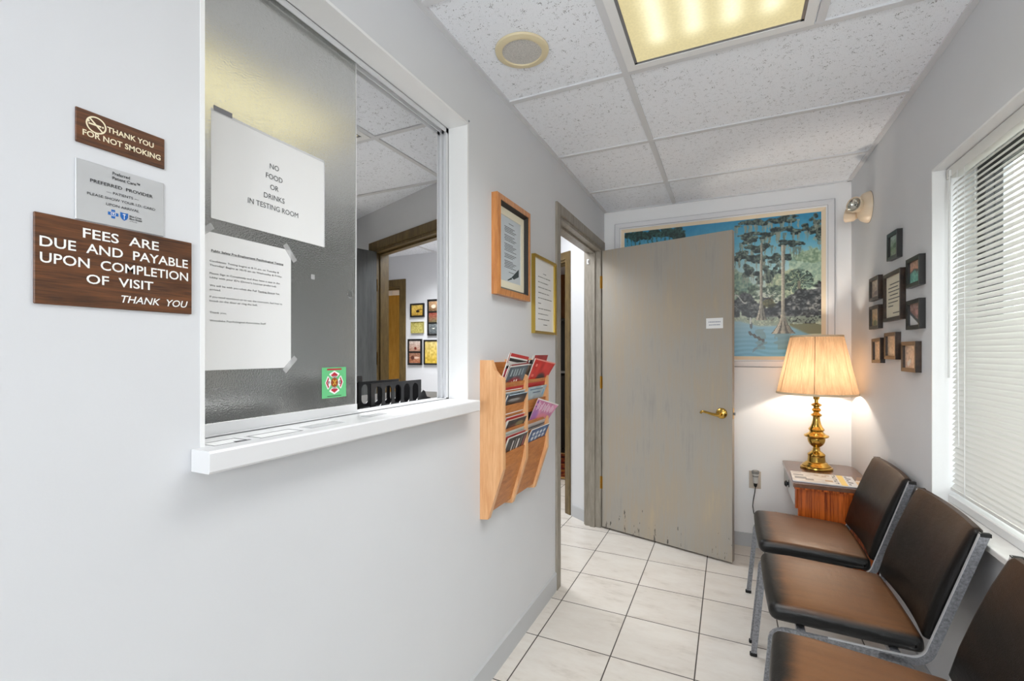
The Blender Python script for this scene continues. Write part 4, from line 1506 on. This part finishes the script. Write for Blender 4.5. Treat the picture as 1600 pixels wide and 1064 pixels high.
rect(.02, .18, .04, .22, (196, 188, 180), .7)
rect(.03, .20, .30, .40, (90, 86, 84), .8)
rect(.05, .24, .52, .74, (128, 124, 122), .8)
rect(.22, .34, .66, .80, (110, 104, 100), .8)
for a_, b_ in ((.38, .16), (.50, .22), (.56, .12)):
    rect(a_, a_ + .07, b_, b_ + .12, (176, 150, 130), .7)
rect(.52, .64, .62, .76, (170, 128, 84), .8)
rect(.745, .85, 0, .98, (242, 204, 92), .9)
rect(.85, 1, 0, 1, (214, 214, 216), .9)
for k in range(5):
    rect(.87, .90 + .05 * (k % 2), .06 + .18 * k, .16 + .18 * k, (60, 62, 70), .85)
for k in range(5):
    c0, r0 = .672, .06 + .175 * k
    rect(c0, c0 + .05, r0, r0 + .03, (50, 48, 52), .9)
    rect(c0, c0 + .05, r0 + .09, r0 + .12, (50, 48, 52), .9)
    rect(c0 + (.0 if k % 2 else .036), c0 + (.014 if k % 2 else .05), r0, r0 + .12, (50, 48, 52), .9)
mg = thing('table_magazine', 'open light magazine with yellow stripe on the corner table before the lamp', 'magazine', (.452, 2.935, TZ + .0005), -.05)
obj('cover', printed('cover', img, .285, .225, None, 0, 'xy'), None, mg, (0, 0, .0066))
obj('pages', MB().rbox(-.1425, .1425, -.1125, .1125, 0, .0064, .002, 1), mat('page_edges', (206, 208, 216), .6), mg)
mg = thing('folded_leaflet', 'brownish folded leaflet under the right end of the table magazine', 'leaflet', (.628, 2.955, TZ + .0005), -.25)
lf = page(20, 12, 35)
lf[:9] = (150, 118, 92)
lf[12:] = (222, 190, 140)
obj('cover', printed('cover', lf, .055, .19, None, 0, 'xy'), None, mg, (0, 0, .0042))
obj('pages', MB().box(-.0275, .0275, -.095, .095, 0, .004), CUT, mg)

# ------------------------------------------------------------------ far wall: outlet, adapter, painting
s = thing('wall_outlet', 'beige electrical outlet plate low on the far wall beside the door', 'outlet', (.154, D, .445))
obj('plate', MB().rbox(-.035, .035, -.005, 0, -.057, .057, .002, 2), mat('beige_plastic', (204, 190, 174), .4), s)
sk = MB()
for z_ in (.021, -.021):
    sk.box(-.0075, -.0055, -.0053, -.004, z_ - .004, z_ + .004).box(.0055, .0075, -.0053, -.004, z_ - .004, z_ + .004)
obj('slots', sk, BLACKP, s)
s = thing('power_adapter', 'white plug-in adapter with black cord in the wall outlet', 'adapter', (.156, D - .0055, .468))
ad = MB().lathe([(0, .040), (.018, .040), (.0215, .034), (.0205, .018), (.016, .004), (.015, -.030), (.013, -.038), (0, -.040)], 24, Matrix.Translation((0, -.022, 0)))
obj('body', ad, mat('grey_white_plastic', (206, 204, 200), .35), s, smooth=True)
obj('collar', MB().lathe([(.0168, .003), (.0222, .030), (.0224, .041), (.019, .043), (.012, .042)], 24, Matrix.Translation((0, -.022, 0))), mat('grey_plastic', (140, 138, 134), .4), s, smooth=True)
obj('plug', MB().lathe([(.0, -.036), (.010, -.036), (.012, -.040), (.0095, -.058), (.005, -.064), (0, -.064)], 16, Matrix.Translation((0, -.022, 0))), BLACKP, s, smooth=True)
cp = [(0, -.022, -.060), (-.004, -.022, -.10), (-.012, -.018, -.15), (-.016, -.016, -.19), (-.010, -.016, -.235), (.012, -.02, -.30), (.03, -.022, -.36), (.05, -.025, -.42), (.09, -.04, -.455), (.16, -.03, -.459), (.27, -.02, -.459)]
obj('cord', MB().tube(cp, .0026, 8), CORD, s, smooth=True)

# swamp landscape painting
PW, PH = 1.219, .907
ny, nx = 232, 312
vv, uu = np.meshgrid((np.arange(ny) + .5) / ny, (np.arange(nx) + .5) / nx, indexing='ij')
n1, n2, n3, n4 = (vnoise(ny, nx, c, 40 + i) for i, c in enumerate((9, 30, 80, 150)))
tex = .5 * n3 + .5 * n4


def lerp(stops, t):
    xs = [p for p, _ in stops]
    return np.stack([np.interp(t, xs, [c[k] for _, c in stops]) for k in range(3)], -1)


pic = lerp([(0, (44, 138, 182)), (.16, (92, 172, 202)), (.36, (172, 210, 214)), (.55, (214, 222, 204)), (.70, (196, 206, 184))], vv + (n1 - .5) * .06)
pic += (n3[..., None] - .5) * 8


def over(mask, c):
    global pic
    a = np.clip(mask, 0, 1)[..., None]
    pic = pic * (1 - a) + np.asarray(c, float) * a


def leafy(cu, cv_, ru, rv, dark, light, dens=1.0, rag=.55):
    d = ((uu - cu) / ru) ** 2 + ((vv - cv_) / rv) ** 2 + (n2 - .5) * 2 * rag + (n3 - .5) * rag
    a = np.clip((1.0 - d) * 5, 0, 1) * dens
    sh = np.clip((tex - .30) * 2.0 + (cv_ - vv) / rv * .22, 0, 1)[..., None]
    c = np.asarray(dark, float) * (1 - sh) + np.asarray(light, float) * sh
    global pic
    pic = pic * (1 - a[..., None]) + c * a[..., None]


def moss(u0, v0, length, wd, c=(128, 140, 124)):
    q = np.clip((vv - v0) / length, 0, 1)
    half = wd * (1 - q) * (.75 + .5 * n4)
    over((np.abs(uu - u0 - (n3 - .5) * .006) < half) * (vv >= v0) * (vv < v0 + length) * (.55 + .4 * n4), c)


# misty middle distance
leafy(.93, .42, .10, .20, (128, 156, 132), (196, 212, 180), .75)
leafy(.60, .50, .10, .14, (110, 140, 124), (176, 196, 170), .8)
leafy(.83, .50, .10, .14, (120, 140, 112), (206, 210, 170), .8)
leafy(.45, .52, .25, .14, (96, 130, 116), (160, 184, 160), .8)
leafy(.15, .50, .25, .18, (96, 126, 112), (150, 176, 150), .8)
# left side trees, mostly behind the door
for k in range(13):
    leafy(.02 + .024 * k, .025 + .012 * (k % 3), .03, .035, (18, 46, 46), (50, 92, 84))
    moss(.02 + .024 * k, .04, .07 + .05 * (k % 4), .006, (44, 92, 88))
leafy(.31, .06, .05, .05, (20, 48, 48), (54, 96, 88))
leafy(.06, .17, .05, .03, (18, 40, 44), (50, 84, 80))
leafy(.40, .12, .04, .025, (48, 70, 84), (90, 120, 130))
leafy(.22, .30, .14, .10, (24, 52, 46), (80, 116, 96))
for u in (.10, .22, .34):
    over((np.abs(uu - u) < .006 + .014 * np.clip((vv - .62) / .2, 0, 1) ** 2) * (vv > .12) * (vv < .80), (150, 146, 128))
# right hand crowns with hanging moss
crowns = [(.64, .04, .05, .03), (.70, .035, .06, .035), (.78, .03, .08, .04), (.85, .03, .07, .035), (.69, .12, .07, .04), (.66, .16, .045, .035), (.75, .13, .06, .035), (.83, .11, .06, .035), (.87, .12, .045, .035), (.70, .22, .07, .05), (.64, .26, .05, .05),
          (.82, .20, .06, .035), (.87, .22, .055, .04), (.72, .30, .06, .05), (.68, .38, .05, .06), (.74, .42, .05, .08), (.80, .30, .06, .05), (.78, .38, .05, .06), (.96, .11, .045, .05), (.99, .15, .04, .06), (.97, .05, .03, .05)]
pg = random.Random(5)
for i, (a_, b_, c_, d_) in enumerate(crowns):
    for j in range(4):
        moss(a_ + c_ * pg.uniform(-.8, .8), b_ + d_ * .2, .06 + .05 * pg.random(), .007, pg.choice(((134, 144, 130), (104, 116, 104), (156, 162, 146))))
    for j in range(6):
        leafy(a_ + c_ * pg.uniform(-.8, .8), b_ + d_ * pg.uniform(-.5, .5), c_ * .42, d_ * .40, (28, 44, 46), (120, 138, 126), 1, .8)
    for j in range(2):
        moss(a_ + c_ * pg.uniform(-.8, .8), b_ + d_ * .4, .04 + .04 * pg.random(), .005, (150, 158, 144))
leafy(.95, .30, .07, .05, (112, 140, 112), (180, 200, 168), .8)
# palms
for (pu, pv, pr_, c1) in ((.897, .47, .068, (74, 98, 90)), (.775, .565, .045, (214, 222, 208))):
    du, dv = (uu - pu) / pr_, (vv - pv) / (pr_ * 1.25)
    rr_ = np.hypot(du, dv)
    an = np.arctan2(dv, du)
    over((rr_ < 1) * (np.cos(an * 9 + n3 * 5 + n2 * 5) > -.35) * (.45 + .6 * n4), c1)
    over((rr_ < 1) * (np.cos(an * 9 + 2.2 + n3 * 5 + n2 * 5) > .4) * (n4 > .3) * .8, (36, 54, 48) if pr_ > .06 else (70, 90, 84))
    over((np.abs(uu - pu - .004) < .006) * (vv > pv) * (vv < pv + .20), (120, 116, 100))
# dark undergrowth
for k in range(60):
    leafy(pg.uniform(.54, 1.0), pg.uniform(.50, .60), .022, .018, (52, 72, 64), (150, 168, 144), .8, .8)
for (a_, b_, c_, d_) in ((.55, .60, .08, .10), (.64, .63, .08, .09), (.70, .66, .07, .07), (.80, .67, .07, .06), (.90, .62, .07, .09), (.97, .60, .06, .12), (.86, .70, .10, .06), (.95, .70, .08, .06), (.10, .62, .14, .1), (.30, .64, .16, .1), (.45, .63, .1, .09)):
    leafy(a_, b_, c_, d_, (18, 24, 28), (104, 106, 108), 1, .6)
for k in range(90):
    leafy(pg.uniform(.54, 1.0), pg.uniform(.58, .72), .02, .012, (20, 24, 28), (140, 142, 140), 1, .8)
leafy(.76, .62, .04, .04, (60, 60, 34), (130, 124, 80), .9)
over((np.abs(vv - .58 - .03 * np.sin(uu * 70)) < .006) * (uu > .60) * (uu < .66) * .9, (206, 206, 200))
# reeds and bank
over((vv > .715) * (vv < .77 + .02 * n2) * (uu > .52) * (n4 > .35) * .8, (150, 166, 148))
over((vv > .765 + .02 * n2) * (vv < .84) * (uu > .86) * .8, (104, 106, 70))
# water
wl = .775 + .02 * (n1 - .5) + .07 * np.clip((uu - .86) / .1, 0, 1) - .04 * np.clip((.72 - uu) / .1, 0, 1)
wcol = lerp([(.70, (176, 204, 210)), (.80, (136, 184, 204)), (.90, (112, 172, 200)), (1.0, (96, 166, 198))], vv)
rip = .5 + .5 * np.sin(vv * 190 + n1 * 9)
wcol = wcol + (rip[..., None] - .5) * 22 * np.clip((vv[..., None] - .74) * 5, 0, 1) + (vnoise(ny, nx, 5, 77)[..., None] - .5) * 14
a = np.clip((vv - wl) * 60, 0, 1)[..., None]
pic = pic * (1 - a) + wcol * a
for (u_, w_) in ((.829, .035), (.73, .02)):
    over((np.abs(uu - u_ - (n3 - .5) * .03) < w_) * (vv > .80) * (vv < .95) * .35, (110, 120, 110))
# cypress trunks with flared feet
for (tu, v0, v1, wd_, fl) in ((.728, .18, .735, .0065, .022), (.829, .21, .835, .0095, .046)):
    q = np.clip((vv - v1 + .16) / .16, 0, 1)
    half = wd_ * (.75 + .25 * (vv - v0) / (v1 - v0)) + fl * q ** 2.2
    inside = (np.abs(uu - tu) < half) * (vv > v0) * (vv < v1)
    edge_ = np.clip((uu - tu) / (half + 1e-6), -1, 1)
    base_ = 168 - 50 * edge_ + 36 * (n4 - .5)
    over(inside * 1.0, (0, 0, 0))
    m_ = inside.astype(bool)
    pic[m_] = np.stack([base_, base_ * .97, base_ * .88], -1)[m_]
    gaps = inside * (q > .45) * (np.cos((uu - tu) / (half + 1e-6) * 9) < -.35)
    over(gaps * .7, (66, 62, 56))
# fallen log and a wading bird
t_ = np.clip((uu - .668) / .075, 0, 1)
over((np.abs(vv - .825 - .065 * t_) < .011 + .004 * np.sin(uu * 300)) * (uu > .668) * (uu < .742), (74, 78, 78))
over((np.abs(vv - .895 - .07 * np.clip((.742 - uu) / .06, 0, 1)) < .010) * (uu > .685) * (uu < .742) * (n4 > .3) * .8, (96, 120, 130))
over((((uu - .680) / .006) ** 2 + ((vv - .775) / .026) ** 2 < 1) * 1.0, (94, 108, 116))
over((np.abs(uu - .676) < .0028) * (vv > .715) * (vv < .765), (214, 218, 214))
pnt = thing('landscape_painting', 'framed painting of cypress swamp and blue water behind the open grey door', 'painting', (-.0885, D, 1.7115))
FRM = mat('pale_grey_frame', (236, 236, 239), .4)
GROOVE = mat('frame_groove', (168, 170, 178), .6)
obj('frame', MB().mitre(1.352, 1.040, .034, .022, 0, .030), FRM, pnt)
obj('outer_bead', MB().mitre(1.362, 1.050, .006, .008, 0, .024), GROOVE, pnt)
obj('groove', MB().mitre(1.288, .976, .004, .0255, 0, .0255), GROOVE, pnt)
obj('inner_moulding', MB().mitre(1.284, .972, .012, .024, 0, .018), FRM, pnt)
obj('liner', MB().mitre(1.262, .950, .0225, .020, 0, .012), mat('peach_liner', (236, 218, 190), .6), pnt)
obj('canvas', printed('canvas', pic, PW + .004, PH + .004), None, pnt, (0, -.010, 0))

# ------------------------------------------------------------------ frames on the right wall
def small_frame(label, y0, y1, z0, z1, m, img=None, lines_=False, tilt=0.0, paper=(226, 220, 200)):
    w_, h_ = y1 - y0, z1 - z0
    t = thing('photo_frame' if not lines_ else 'quote_frame', label, 'picture frame', (R, (y0 + y1) / 2, (z0 + z1) / 2), -R90, 'small frames on the right wall', rot=(0, tilt, -R90))
    obj('frame', MB().mitre(w_, h_, .016, .020, 0, .0185), m, t)
    if lines_:
        obj('sheet', MB().box(-w_ / 2 + .015, w_ / 2 - .015, -.010, 0, -h_ / 2 + .015, h_ / 2 - .015), mat('cream_sheet', paper, .5), t)
        rows2 = [(h_ * (.26 - .075 * k), .14 + .1 * (k in (0, 3)), .86 - .1 * (k % 2) - (.4 if k == 6 else 0)) for k in range(7)] + [(-h_ * .34, .45, .85)]
        obj('print_lines', text_bars(MB(), rows2, -w_ / 2 + .015, w_ / 2 - .015, -.0102, .0042, 9), INKG, t)
    else:
        obj('photo', printed('photo', img, w_ - .030, h_ - .030), None, t, (0, -.010, 0))
    return t


def photo(seed, stops, blobs=(), ny=34, nx=34):
    v_ = (np.arange(ny) + .5)[:, None] / ny + np.zeros((1, nx))
    u_ = (np.arange(nx) + .5)[None] / nx + np.zeros((ny, 1))
    im = lerp(stops, v_ + (vnoise(ny, nx, 5, seed) - .5) * .25) + (vnoise(ny, nx, 12, seed + 1)[..., None] - .5) * 50
    for (u0, v0, ru, rv, c) in blobs:
        a_ = np.clip(1.5 - ((u_ - u0) / ru) ** 2 - ((v_ - v0) / rv) ** 2, 0, 1)[..., None]
        im = im * (1 - a_) + np.asarray(c, float) * a_
    return im


small_frame('small black frame with green landscape photo, topmost on the right wall', 2.512, 2.655, 1.700, 1.822, BLACKF, photo(1, [(0, (190, 206, 200)), (.4, (150, 170, 150)), (.6, (110, 132, 100)), (1, (170, 180, 160))], [(.6, .5, .25, .12, (74, 104, 70))]), tilt=.03)
small_frame('black frame with orange and turquoise photo, upper right of the frame cluster', 2.254, 2.402, 1.545, 1.662, BLACKF, photo(2, [(0, (196, 160, 140)), (.4, (206, 150, 124)), (.48, (90, 70, 64)), (.56, (120, 176, 164)), (1, (126, 196, 180))]))
small_frame('largest dark frame, cream page of text, centre of the right wall cluster', 2.470, 2.712, 1.426, 1.645, BROWNF, None, True)
small_frame('small dark frame with pale beige photo, left of the text frame, upper of two', 2.792, 2.952, 1.546, 1.663, BROWNF, photo(3, [(0, (206, 196, 176)), (.5, (196, 178, 160)), (1, (160, 142, 128))], [(.6, .75, .3, .12, (120, 96, 88))]))
small_frame('small brown frame with tan and green photo, left of the text frame, lower of two', 2.792, 2.952, 1.402, 1.519, BROWNF, photo(4, [(0, (206, 186, 160)), (.5, (200, 170, 130)), (1, (160, 150, 104))], [(.4, .8, .2, .15, (110, 120, 80))]))
im = photo(5, [(0, (170, 140, 130)), (.5, (150, 110, 104)), (1, (110, 90, 86))], [(.7, .4, .2, .12, (196, 150, 146))])
v_, u_ = np.mgrid[0:34, 0:34] / 33.
im[(v_ > .30 + .62 * u_)] = (70, 76, 80)
im[(v_ > .46 + .62 * u_)] = (214, 216, 218)
small_frame('black frame with a diagonal white and grey photo, lower right of the text frame', 2.254, 2.402, 1.376, 1.493, BLACKF, im)
PEACH = [(0, (226, 190, 156)), (1, (232, 196, 160))]
small_frame('brown frame with plain peach picture, leftmost of the bottom three frames', 2.757, 2.905, 1.232, 1.354, BROWNF, photo(6, PEACH), tilt=-.02)
small_frame('brown frame with plain peach picture, highest and middle of the bottom three', 2.532, 2.695, 1.253, 1.374, BROWNF, photo(7, PEACH))
small_frame('brown frame with peach picture and white figure, rightmost of the bottom three', 2.295, 2.460, 1.205, 1.328, BROWNF, photo(8, [(0, (228, 192, 164)), (1, (226, 186, 160))], [(.3, .8, .12, .12, (238, 224, 214)), (.42, .7, .08, .1, (240, 226, 216))]))

# emergency light, two clear heads on a cream canopy
s = thing('emergency_light', 'cream twin-head emergency light high on the right wall near the corner', 'emergency light', (R, 3.035, 2.060), -R90)
My = Matrix.Rotation(R90, 4, 'X')
can = MB().lathe([(0, .052), (.03, .051), (.055, .045), (.072, .032), (.081, .012), (.082, 0)], 36, My)
obj('canopy', can, CREAM, s, smooth=True)
obj('gasket', MB().lathe([(.0, .0012), (.0835, .001), (.0838, 0)], 36, My), BLACKP, s)
for (dx, dz, yaw_, tilt_) in ((.028, .004, .75, -.10), (-.052, -.022, -.55, -.25)):
    Mh = Matrix.Translation((dx, -.050, dz)) @ Matrix.Rotation(yaw_, 4, 'Z') @ Matrix.Rotation(tilt_, 4, 'X') @ My
    hd = obj('lamp_head', MB().lathe([(0, -.012), (.022, -.008), (.034, .006), (.039, .026), (.041, .040), (.036, .041), (.034, .036)], 30, Mh), CREAM, s, smooth=True)
    obj('reflector', MB().lathe([(.004, .014), (.018, .018), (.029, .028), (.035, .038)], 30, Mh), mat('mirror_reflector', (210, 205, 196), .12, 1.0), hd, smooth=True)
    obj('bulb', MB().lathe([(0, .030), (.004, .029), (.006, .024), (.005, .014)], 12, Mh), CLEAR, hd, smooth=True)
    obj('lens', MB().lathe([(0, .0415), (.018, .0408), (.036, .0385)], 30, Mh), PANE, hd, smooth=True)

# door contact on the far jamb of the doorway
s = thing('door_contact', 'tiny white contact sensor high on the doorway jamb', 'sensor', (-.945, DY1 - .0183, 1.955))
obj('case', MB().rbox(-.009, .009, -.008, 0, -.019, .019, .002, 1), TRIMW, s)
obj('slot', MB().box(.001, .006, -.0085, -.007, -.012, .010), INK, s)

# paper label on the open door
lo = Vector((HX, HY, 0)) + Matrix.Rotation(DANG, 3, 'Z') @ Vector((.790, -.0003, 0))
s = thing('door_label', 'small white paper label with two blurred lines on the open grey door', 'label', (lo.x, lo.y, 1.465), DANG)
obj('sheet', MB().box(-.050, .050, -.0006, 0, -.032, .032), PAPER, s)
obj('print_lines', text_bars(MB(), [(.008, .14, .86), (-.010, .17, .84)], -.050, .050, -.0007, .0062, 21), mat('pale_grey_ink', (150, 154, 170), .6), s)

# ------------------------------------------------------------------ beyond the reception window
ct = thing('reception_counter', 'beige counter inside the office below the reception window', 'counter', (-1.22, .9, 0))
obj('top', MB().rbox(-.30, .245, -1.2, 1.02, 1.055, 1.088, .004, 1), mat('dark_laminate', (62, 60, 58), .4), ct)
obj('front', MB().box(-.20, -.17, -1.15, .98, 0, 1.055), mat('beige_laminate', (206, 196, 172), .4), ct)
ZC = 1.0885
s = thing('desk_sorter', 'black plastic desk sorter with a row of oval slots inside the window', 'desk sorter', (-1.05, 1.285, ZC), R90)
# face towards the window with oval slots
bm = MB()
SW, SH = .268, .094
x = -SW / 2
slot_w, gap = .034, .0155
edges_ = []
x = -SW / 2 + .018
while x + slot_w < SW / 2 - .010:
    edges_.append((x, x + slot_w))
    x += slot_w + gap


def slotted(mb, y0, y1):
    px = -SW / 2
    for a_, b_ in edges_:
        mb.box(px, a_, y0, y1, 0, SH)
        r_ = (b_ - a_) / 2
        c_ = (a_ + b_) / 2
        zt, zb = SH - .010 - r_, .016 + r_
        up = [(c_ + r_ * math.cos(PI * k / 10), zt + r_ * math.sin(PI * k / 10)) for k in range(11)]
        for k in range(10):
            (xa, za), (xb, zb_) = up[k], up[k + 1]
            mb.prism([(xb, zb_), (xa, za), (xa, SH), (xb, SH)], 'y', y0, y1)
        dn = [(c_ + r_ * math.cos(PI * k / 10), zb - r_ * math.sin(PI * k / 10)) for k in range(11)]
        for k in range(10):
            (xa, za), (xb, zb_) = dn[k], dn[k + 1]
            mb.prism([(xb, 0), (xa, 0), (xa, za), (xb, zb_)], 'y', y0, y1)
        px = b_
    mb.box(px, SW / 2, y0, y1, 0, SH)
    return mb


obj('slotted_side', slotted(MB(), -.004, 0), BLACKP, s)
obj('slotted_side', slotted(MB(), .100, .104), BLACKP, s)
obj('tray', MB().box(-SW / 2, SW / 2, 0, .100, 0, .006), BLACKP, s)
obj('end_wall', MB().box(SW / 2 - .004, SW / 2, 0, .10, .006, SH - .01), BLACKP, s)
s = thing('paper_tray', 'black desktop box with a pale paper in its slot, left of the sorter', 'desk box', (-1.075, 1.070, ZC), R90)
b = MB()
b.rbox(-.085, .065, -.012, .16, .100, .122, .006, 2)
obj('lid', b, BLACKP, s)
b = MB().rbox(-.085, .065, 0, .16, 0, .035, .004, 1).box(-.085, -.075, .0, .16, .035, .10).box(.055, .065, .0, .16, .035, .10).box(-.075, .055, .10, .16, .035, .10)
obj('body', b, BLACKP, s)
obj('paper', MB().prism([(-.060, .048), (.030, .055), (.046, .092), (-.064, .092)], 'y', .040, .043), mat('grey_paper', (196, 194, 190), .5), s)
s = thing('counter_folders', 'dark stacked folders on the counter beneath the sliding glass', 'folders', (-1.055, 1.06, ZC), R90)
s.location = (-1.005, 1.075, ZC)
obj('folder', MB().rbox(-.10, .17, -.022, .012, 0, .012, .002, 1), BLACKP, s)
obj('folder', MB().rbox(-.09, .15, -.018, .010, .0125, .020, .002, 1), mat('charcoal_card', (58, 58, 60), .5), s)
s = thing('call_bell', 'chrome call bell behind the last slot of the sorter', 'bell', (-1.215, 1.565, ZC))
obj('base', MB().lathe([(0, .008), (.030, .008), (.034, .004), (.034, 0)], 28), BLACKP, s, smooth=True)
obj('dome', MB().lathe([(.034, .014), (.034, .018), (.031, .032), (.022, .044), (.009, .050), (0, .051)], 32), mat('chrome', (225, 226, 228), .06, 1.0), s, smooth=True)
obj('button', MB().lathe([(.006, .050), (.006, .058), (.008, .060), (.006, .066), (0, .067)], 16).tube([(0, 0, .008), (0, 0, .05)], .004, 8), mat('chrome', (225, 226, 228), .06, 1.0), s, smooth=True)
s = thing('tape_dispenser', 'small dark desk gadget beside the right end of the sorter', 'tape dispenser', (-1.10, 1.475, ZC), R90)
s.location = (-1.13, 1.535, ZC)
obj('base', MB().prism([(-.03, 0), (.045, 0), (.045, .010), (.02, .016), (.008, .038), (-.004, .044), (-.016, .036), (-.028, .016)], 'y', -.012, .012), BLACKP, s)
s = thing('office_machine', 'dark blurred office machine behind the pebbled glass, bottom left', 'office machine', (-1.25, .80, ZC), R90)
obj('body', MB().rbox(-.16, .10, -.10, .14, 0, .065, .012, 2), BLACKP, s)
obj('upright', MB().rbox(-.150, -.055, .02, .12, .065, .135, .012, 2), BLACKP, s)
s = thing('office_chair', 'dark blurred bulk behind the pebbled glass beside the office machine', 'desk chair', (-1.9, 1.15, 0), 0)
obj('seat', MB().rbox(-.24, .24, -.24, .24, .44, .52, .035, 3), BLACKP, s)
obj('backrest', MB().rbox(-.22, .22, .20, .27, .62, 1.12, .03, 3), BLACKP, s)
obj('stem', MB().tube([(0, 0, .10), (0, 0, .45)], .025, 10), BLACKP, s)
obj('back_arm', MB().box(-.03, .03, .18, .24, .46, .75), BLACKP, s)
for k in range(5):
    a = 2 * PI * k / 5
    f = obj('base_leg', MB().tube([(0, 0, .10), (.26 * math.cos(a), .26 * math.sin(a), .075)], .018, 8), BLACKP, s)
    obj('caster', MB().lathe([(0, -.02), (.028, -.02), (.03, 0), (.028, .02), (0, .02)], 16, Matrix.Translation((.26 * math.cos(a), .26 * math.sin(a), .030)) @ Matrix.Rotation(R90, 4, 'X')), BLACKP, f)

# frames on the hall wall seen through the office door
def hall_frame(label, x0, x1, z0, z1, parts_, m=BLACKF, b=.016):
    w_, h_ = x1 - x0, z1 - z0
    t = thing('hall_frame', label, 'picture frame', ((x0 + x1) / 2, YH, (z0 + z1) / 2), 0, 'frames on the hall wall')
    obj('frame', MB().mitre(w_, h_, b, .02, 0, .018), m, t)
    n_ = len(parts_)
    hh = (h_ - 2 * b) / n_
    for i, im_ in enumerate(parts_):
        zc = h_ / 2 - b - hh * (i + .5)
        obj('photo', printed('photo', im_, w_ - 2 * b + .004, hh - (b if n_ > 1 else 0) * .8), None, t, (0, -.012, zc))
    if n_ > 1:
        bk = MB()
        for i in range(1, n_):
            zc = h_ / 2 - b - hh * i
            bk.box(-w_ / 2 + b, w_ / 2 - b, -.016, -.001, zc - b / 2, zc + b / 2)
        obj('dividers', bk, m, t)
    return t


GOLDP = [(0, (206, 176, 90)), (.5, (196, 160, 70)), (1, (176, 140, 60))]
hall_frame('small black frame with golden photo and dark bird, upper left of the hall cluster', -3.105, -2.925, 1.663, 1.808, [photo(11, GOLDP, [(.55, .6, .14, .12, (40, 26, 20)), (.75, .45, .2, .03, (70, 50, 30))])])
hall_frame('small gilt plaque below the golden bird photo in the hall', -3.094, -2.932, 1.490, 1.612, [photo(12, [(0, (170, 160, 90)), (1, (186, 176, 104))])], mat('dull_gilt', (168, 158, 92), .4, .4), .006)
hall_frame('tall black three-photo frame in the hall, cut by the window jamb', -2.880, -2.700, 1.462, 1.842, [photo(13, [(0, (190, 150, 110)), (1, (110, 84, 60))], [(.4, .5, .2, .2, (230, 210, 190))]), photo(14, [(0, (150, 70, 60)), (1, (110, 100, 70))]), photo(15, [(0, (110, 116, 118)), (1, (84, 90, 92))], [(.4, .5, .1, .06, (220, 220, 210))])])
hall_frame('black two-photo frame with reddish pictures, lower left of the hall cluster', -3.135, -2.955, 1.150, 1.428, [photo(16, [(0, (206, 190, 180)), (1, (170, 130, 110))], [(.55, .7, .1, .14, (110, 40, 30))]), photo(17, [(0, (150, 110, 90)), (1, (170, 110, 80))], [(.6, .5, .3, .1, (220, 190, 170)), (.3, .5, .15, .2, (90, 50, 40))])])
hall_frame('black frame with gold page of text, lower right of the hall cluster', -2.928, -2.700, 1.155, 1.418, [photo(18, [(0, (206, 186, 120)), (1, (200, 168, 60))])])

# the study beyond the hall
s = thing('bookcase', 'black bookcase seen through the far hall doorway', 'bookcase', (-1.95, 5.72, 0))
obj('carcass', MB().box(-.55, .55, -.14, .14, 0, .06).box(-.55, -.52, -.14, .14, .06, 1.72).box(.52, .55, -.14, .14, .06, 1.72).box(-.55, .55, -.14, .14, 1.69, 1.72).box(-.52, .52, .12, .14, .06, 1.69), BLACKP, s)
for z_ in (.55, 1.02):
    obj('shelf', MB().box(-.52, .52, -.13, .12, z_, z_ + .022), STEEL if z_ > 1 else BLACKP, s)
obj('door', MB().box(-.52, .0, -.155, -.14, .07, .99), BLACKP, s)
obj('door', MB().box(.004, .52, -.155, -.14, .07, .99), BLACKP, s)
rug = thing('patterned_rug', 'dark red patterned rug on the floor beyond the far hall doorway', 'rug', (-1.75, 5.0, .0005))
im = np.zeros((60, 60, 3)) + np.array((110, 26, 24.))
v_, u_ = np.mgrid[0:60, 0:60] / 59.
pt = np.sin(u_ * 40) * np.sin(v_ * 40) + (vnoise(60, 60, 14, 5) - .5) * 2
im[pt > .35] = (150, 100, 44)
im[pt < -.5] = (40, 22, 24)
im[(np.abs(u_ - .5) > .46) | (np.abs(v_ - .5) > .46)] = (196, 160, 110)
obj('pile', printed('pile', im, 1.3, 1.14, None, 0, 'xy'), None, rug, (0, 0, .008))
obj('backing', MB().box(-.65, .65, -.57, .57, 0, .0075), mat('rug_backing', (90, 60, 44), .9), rug)
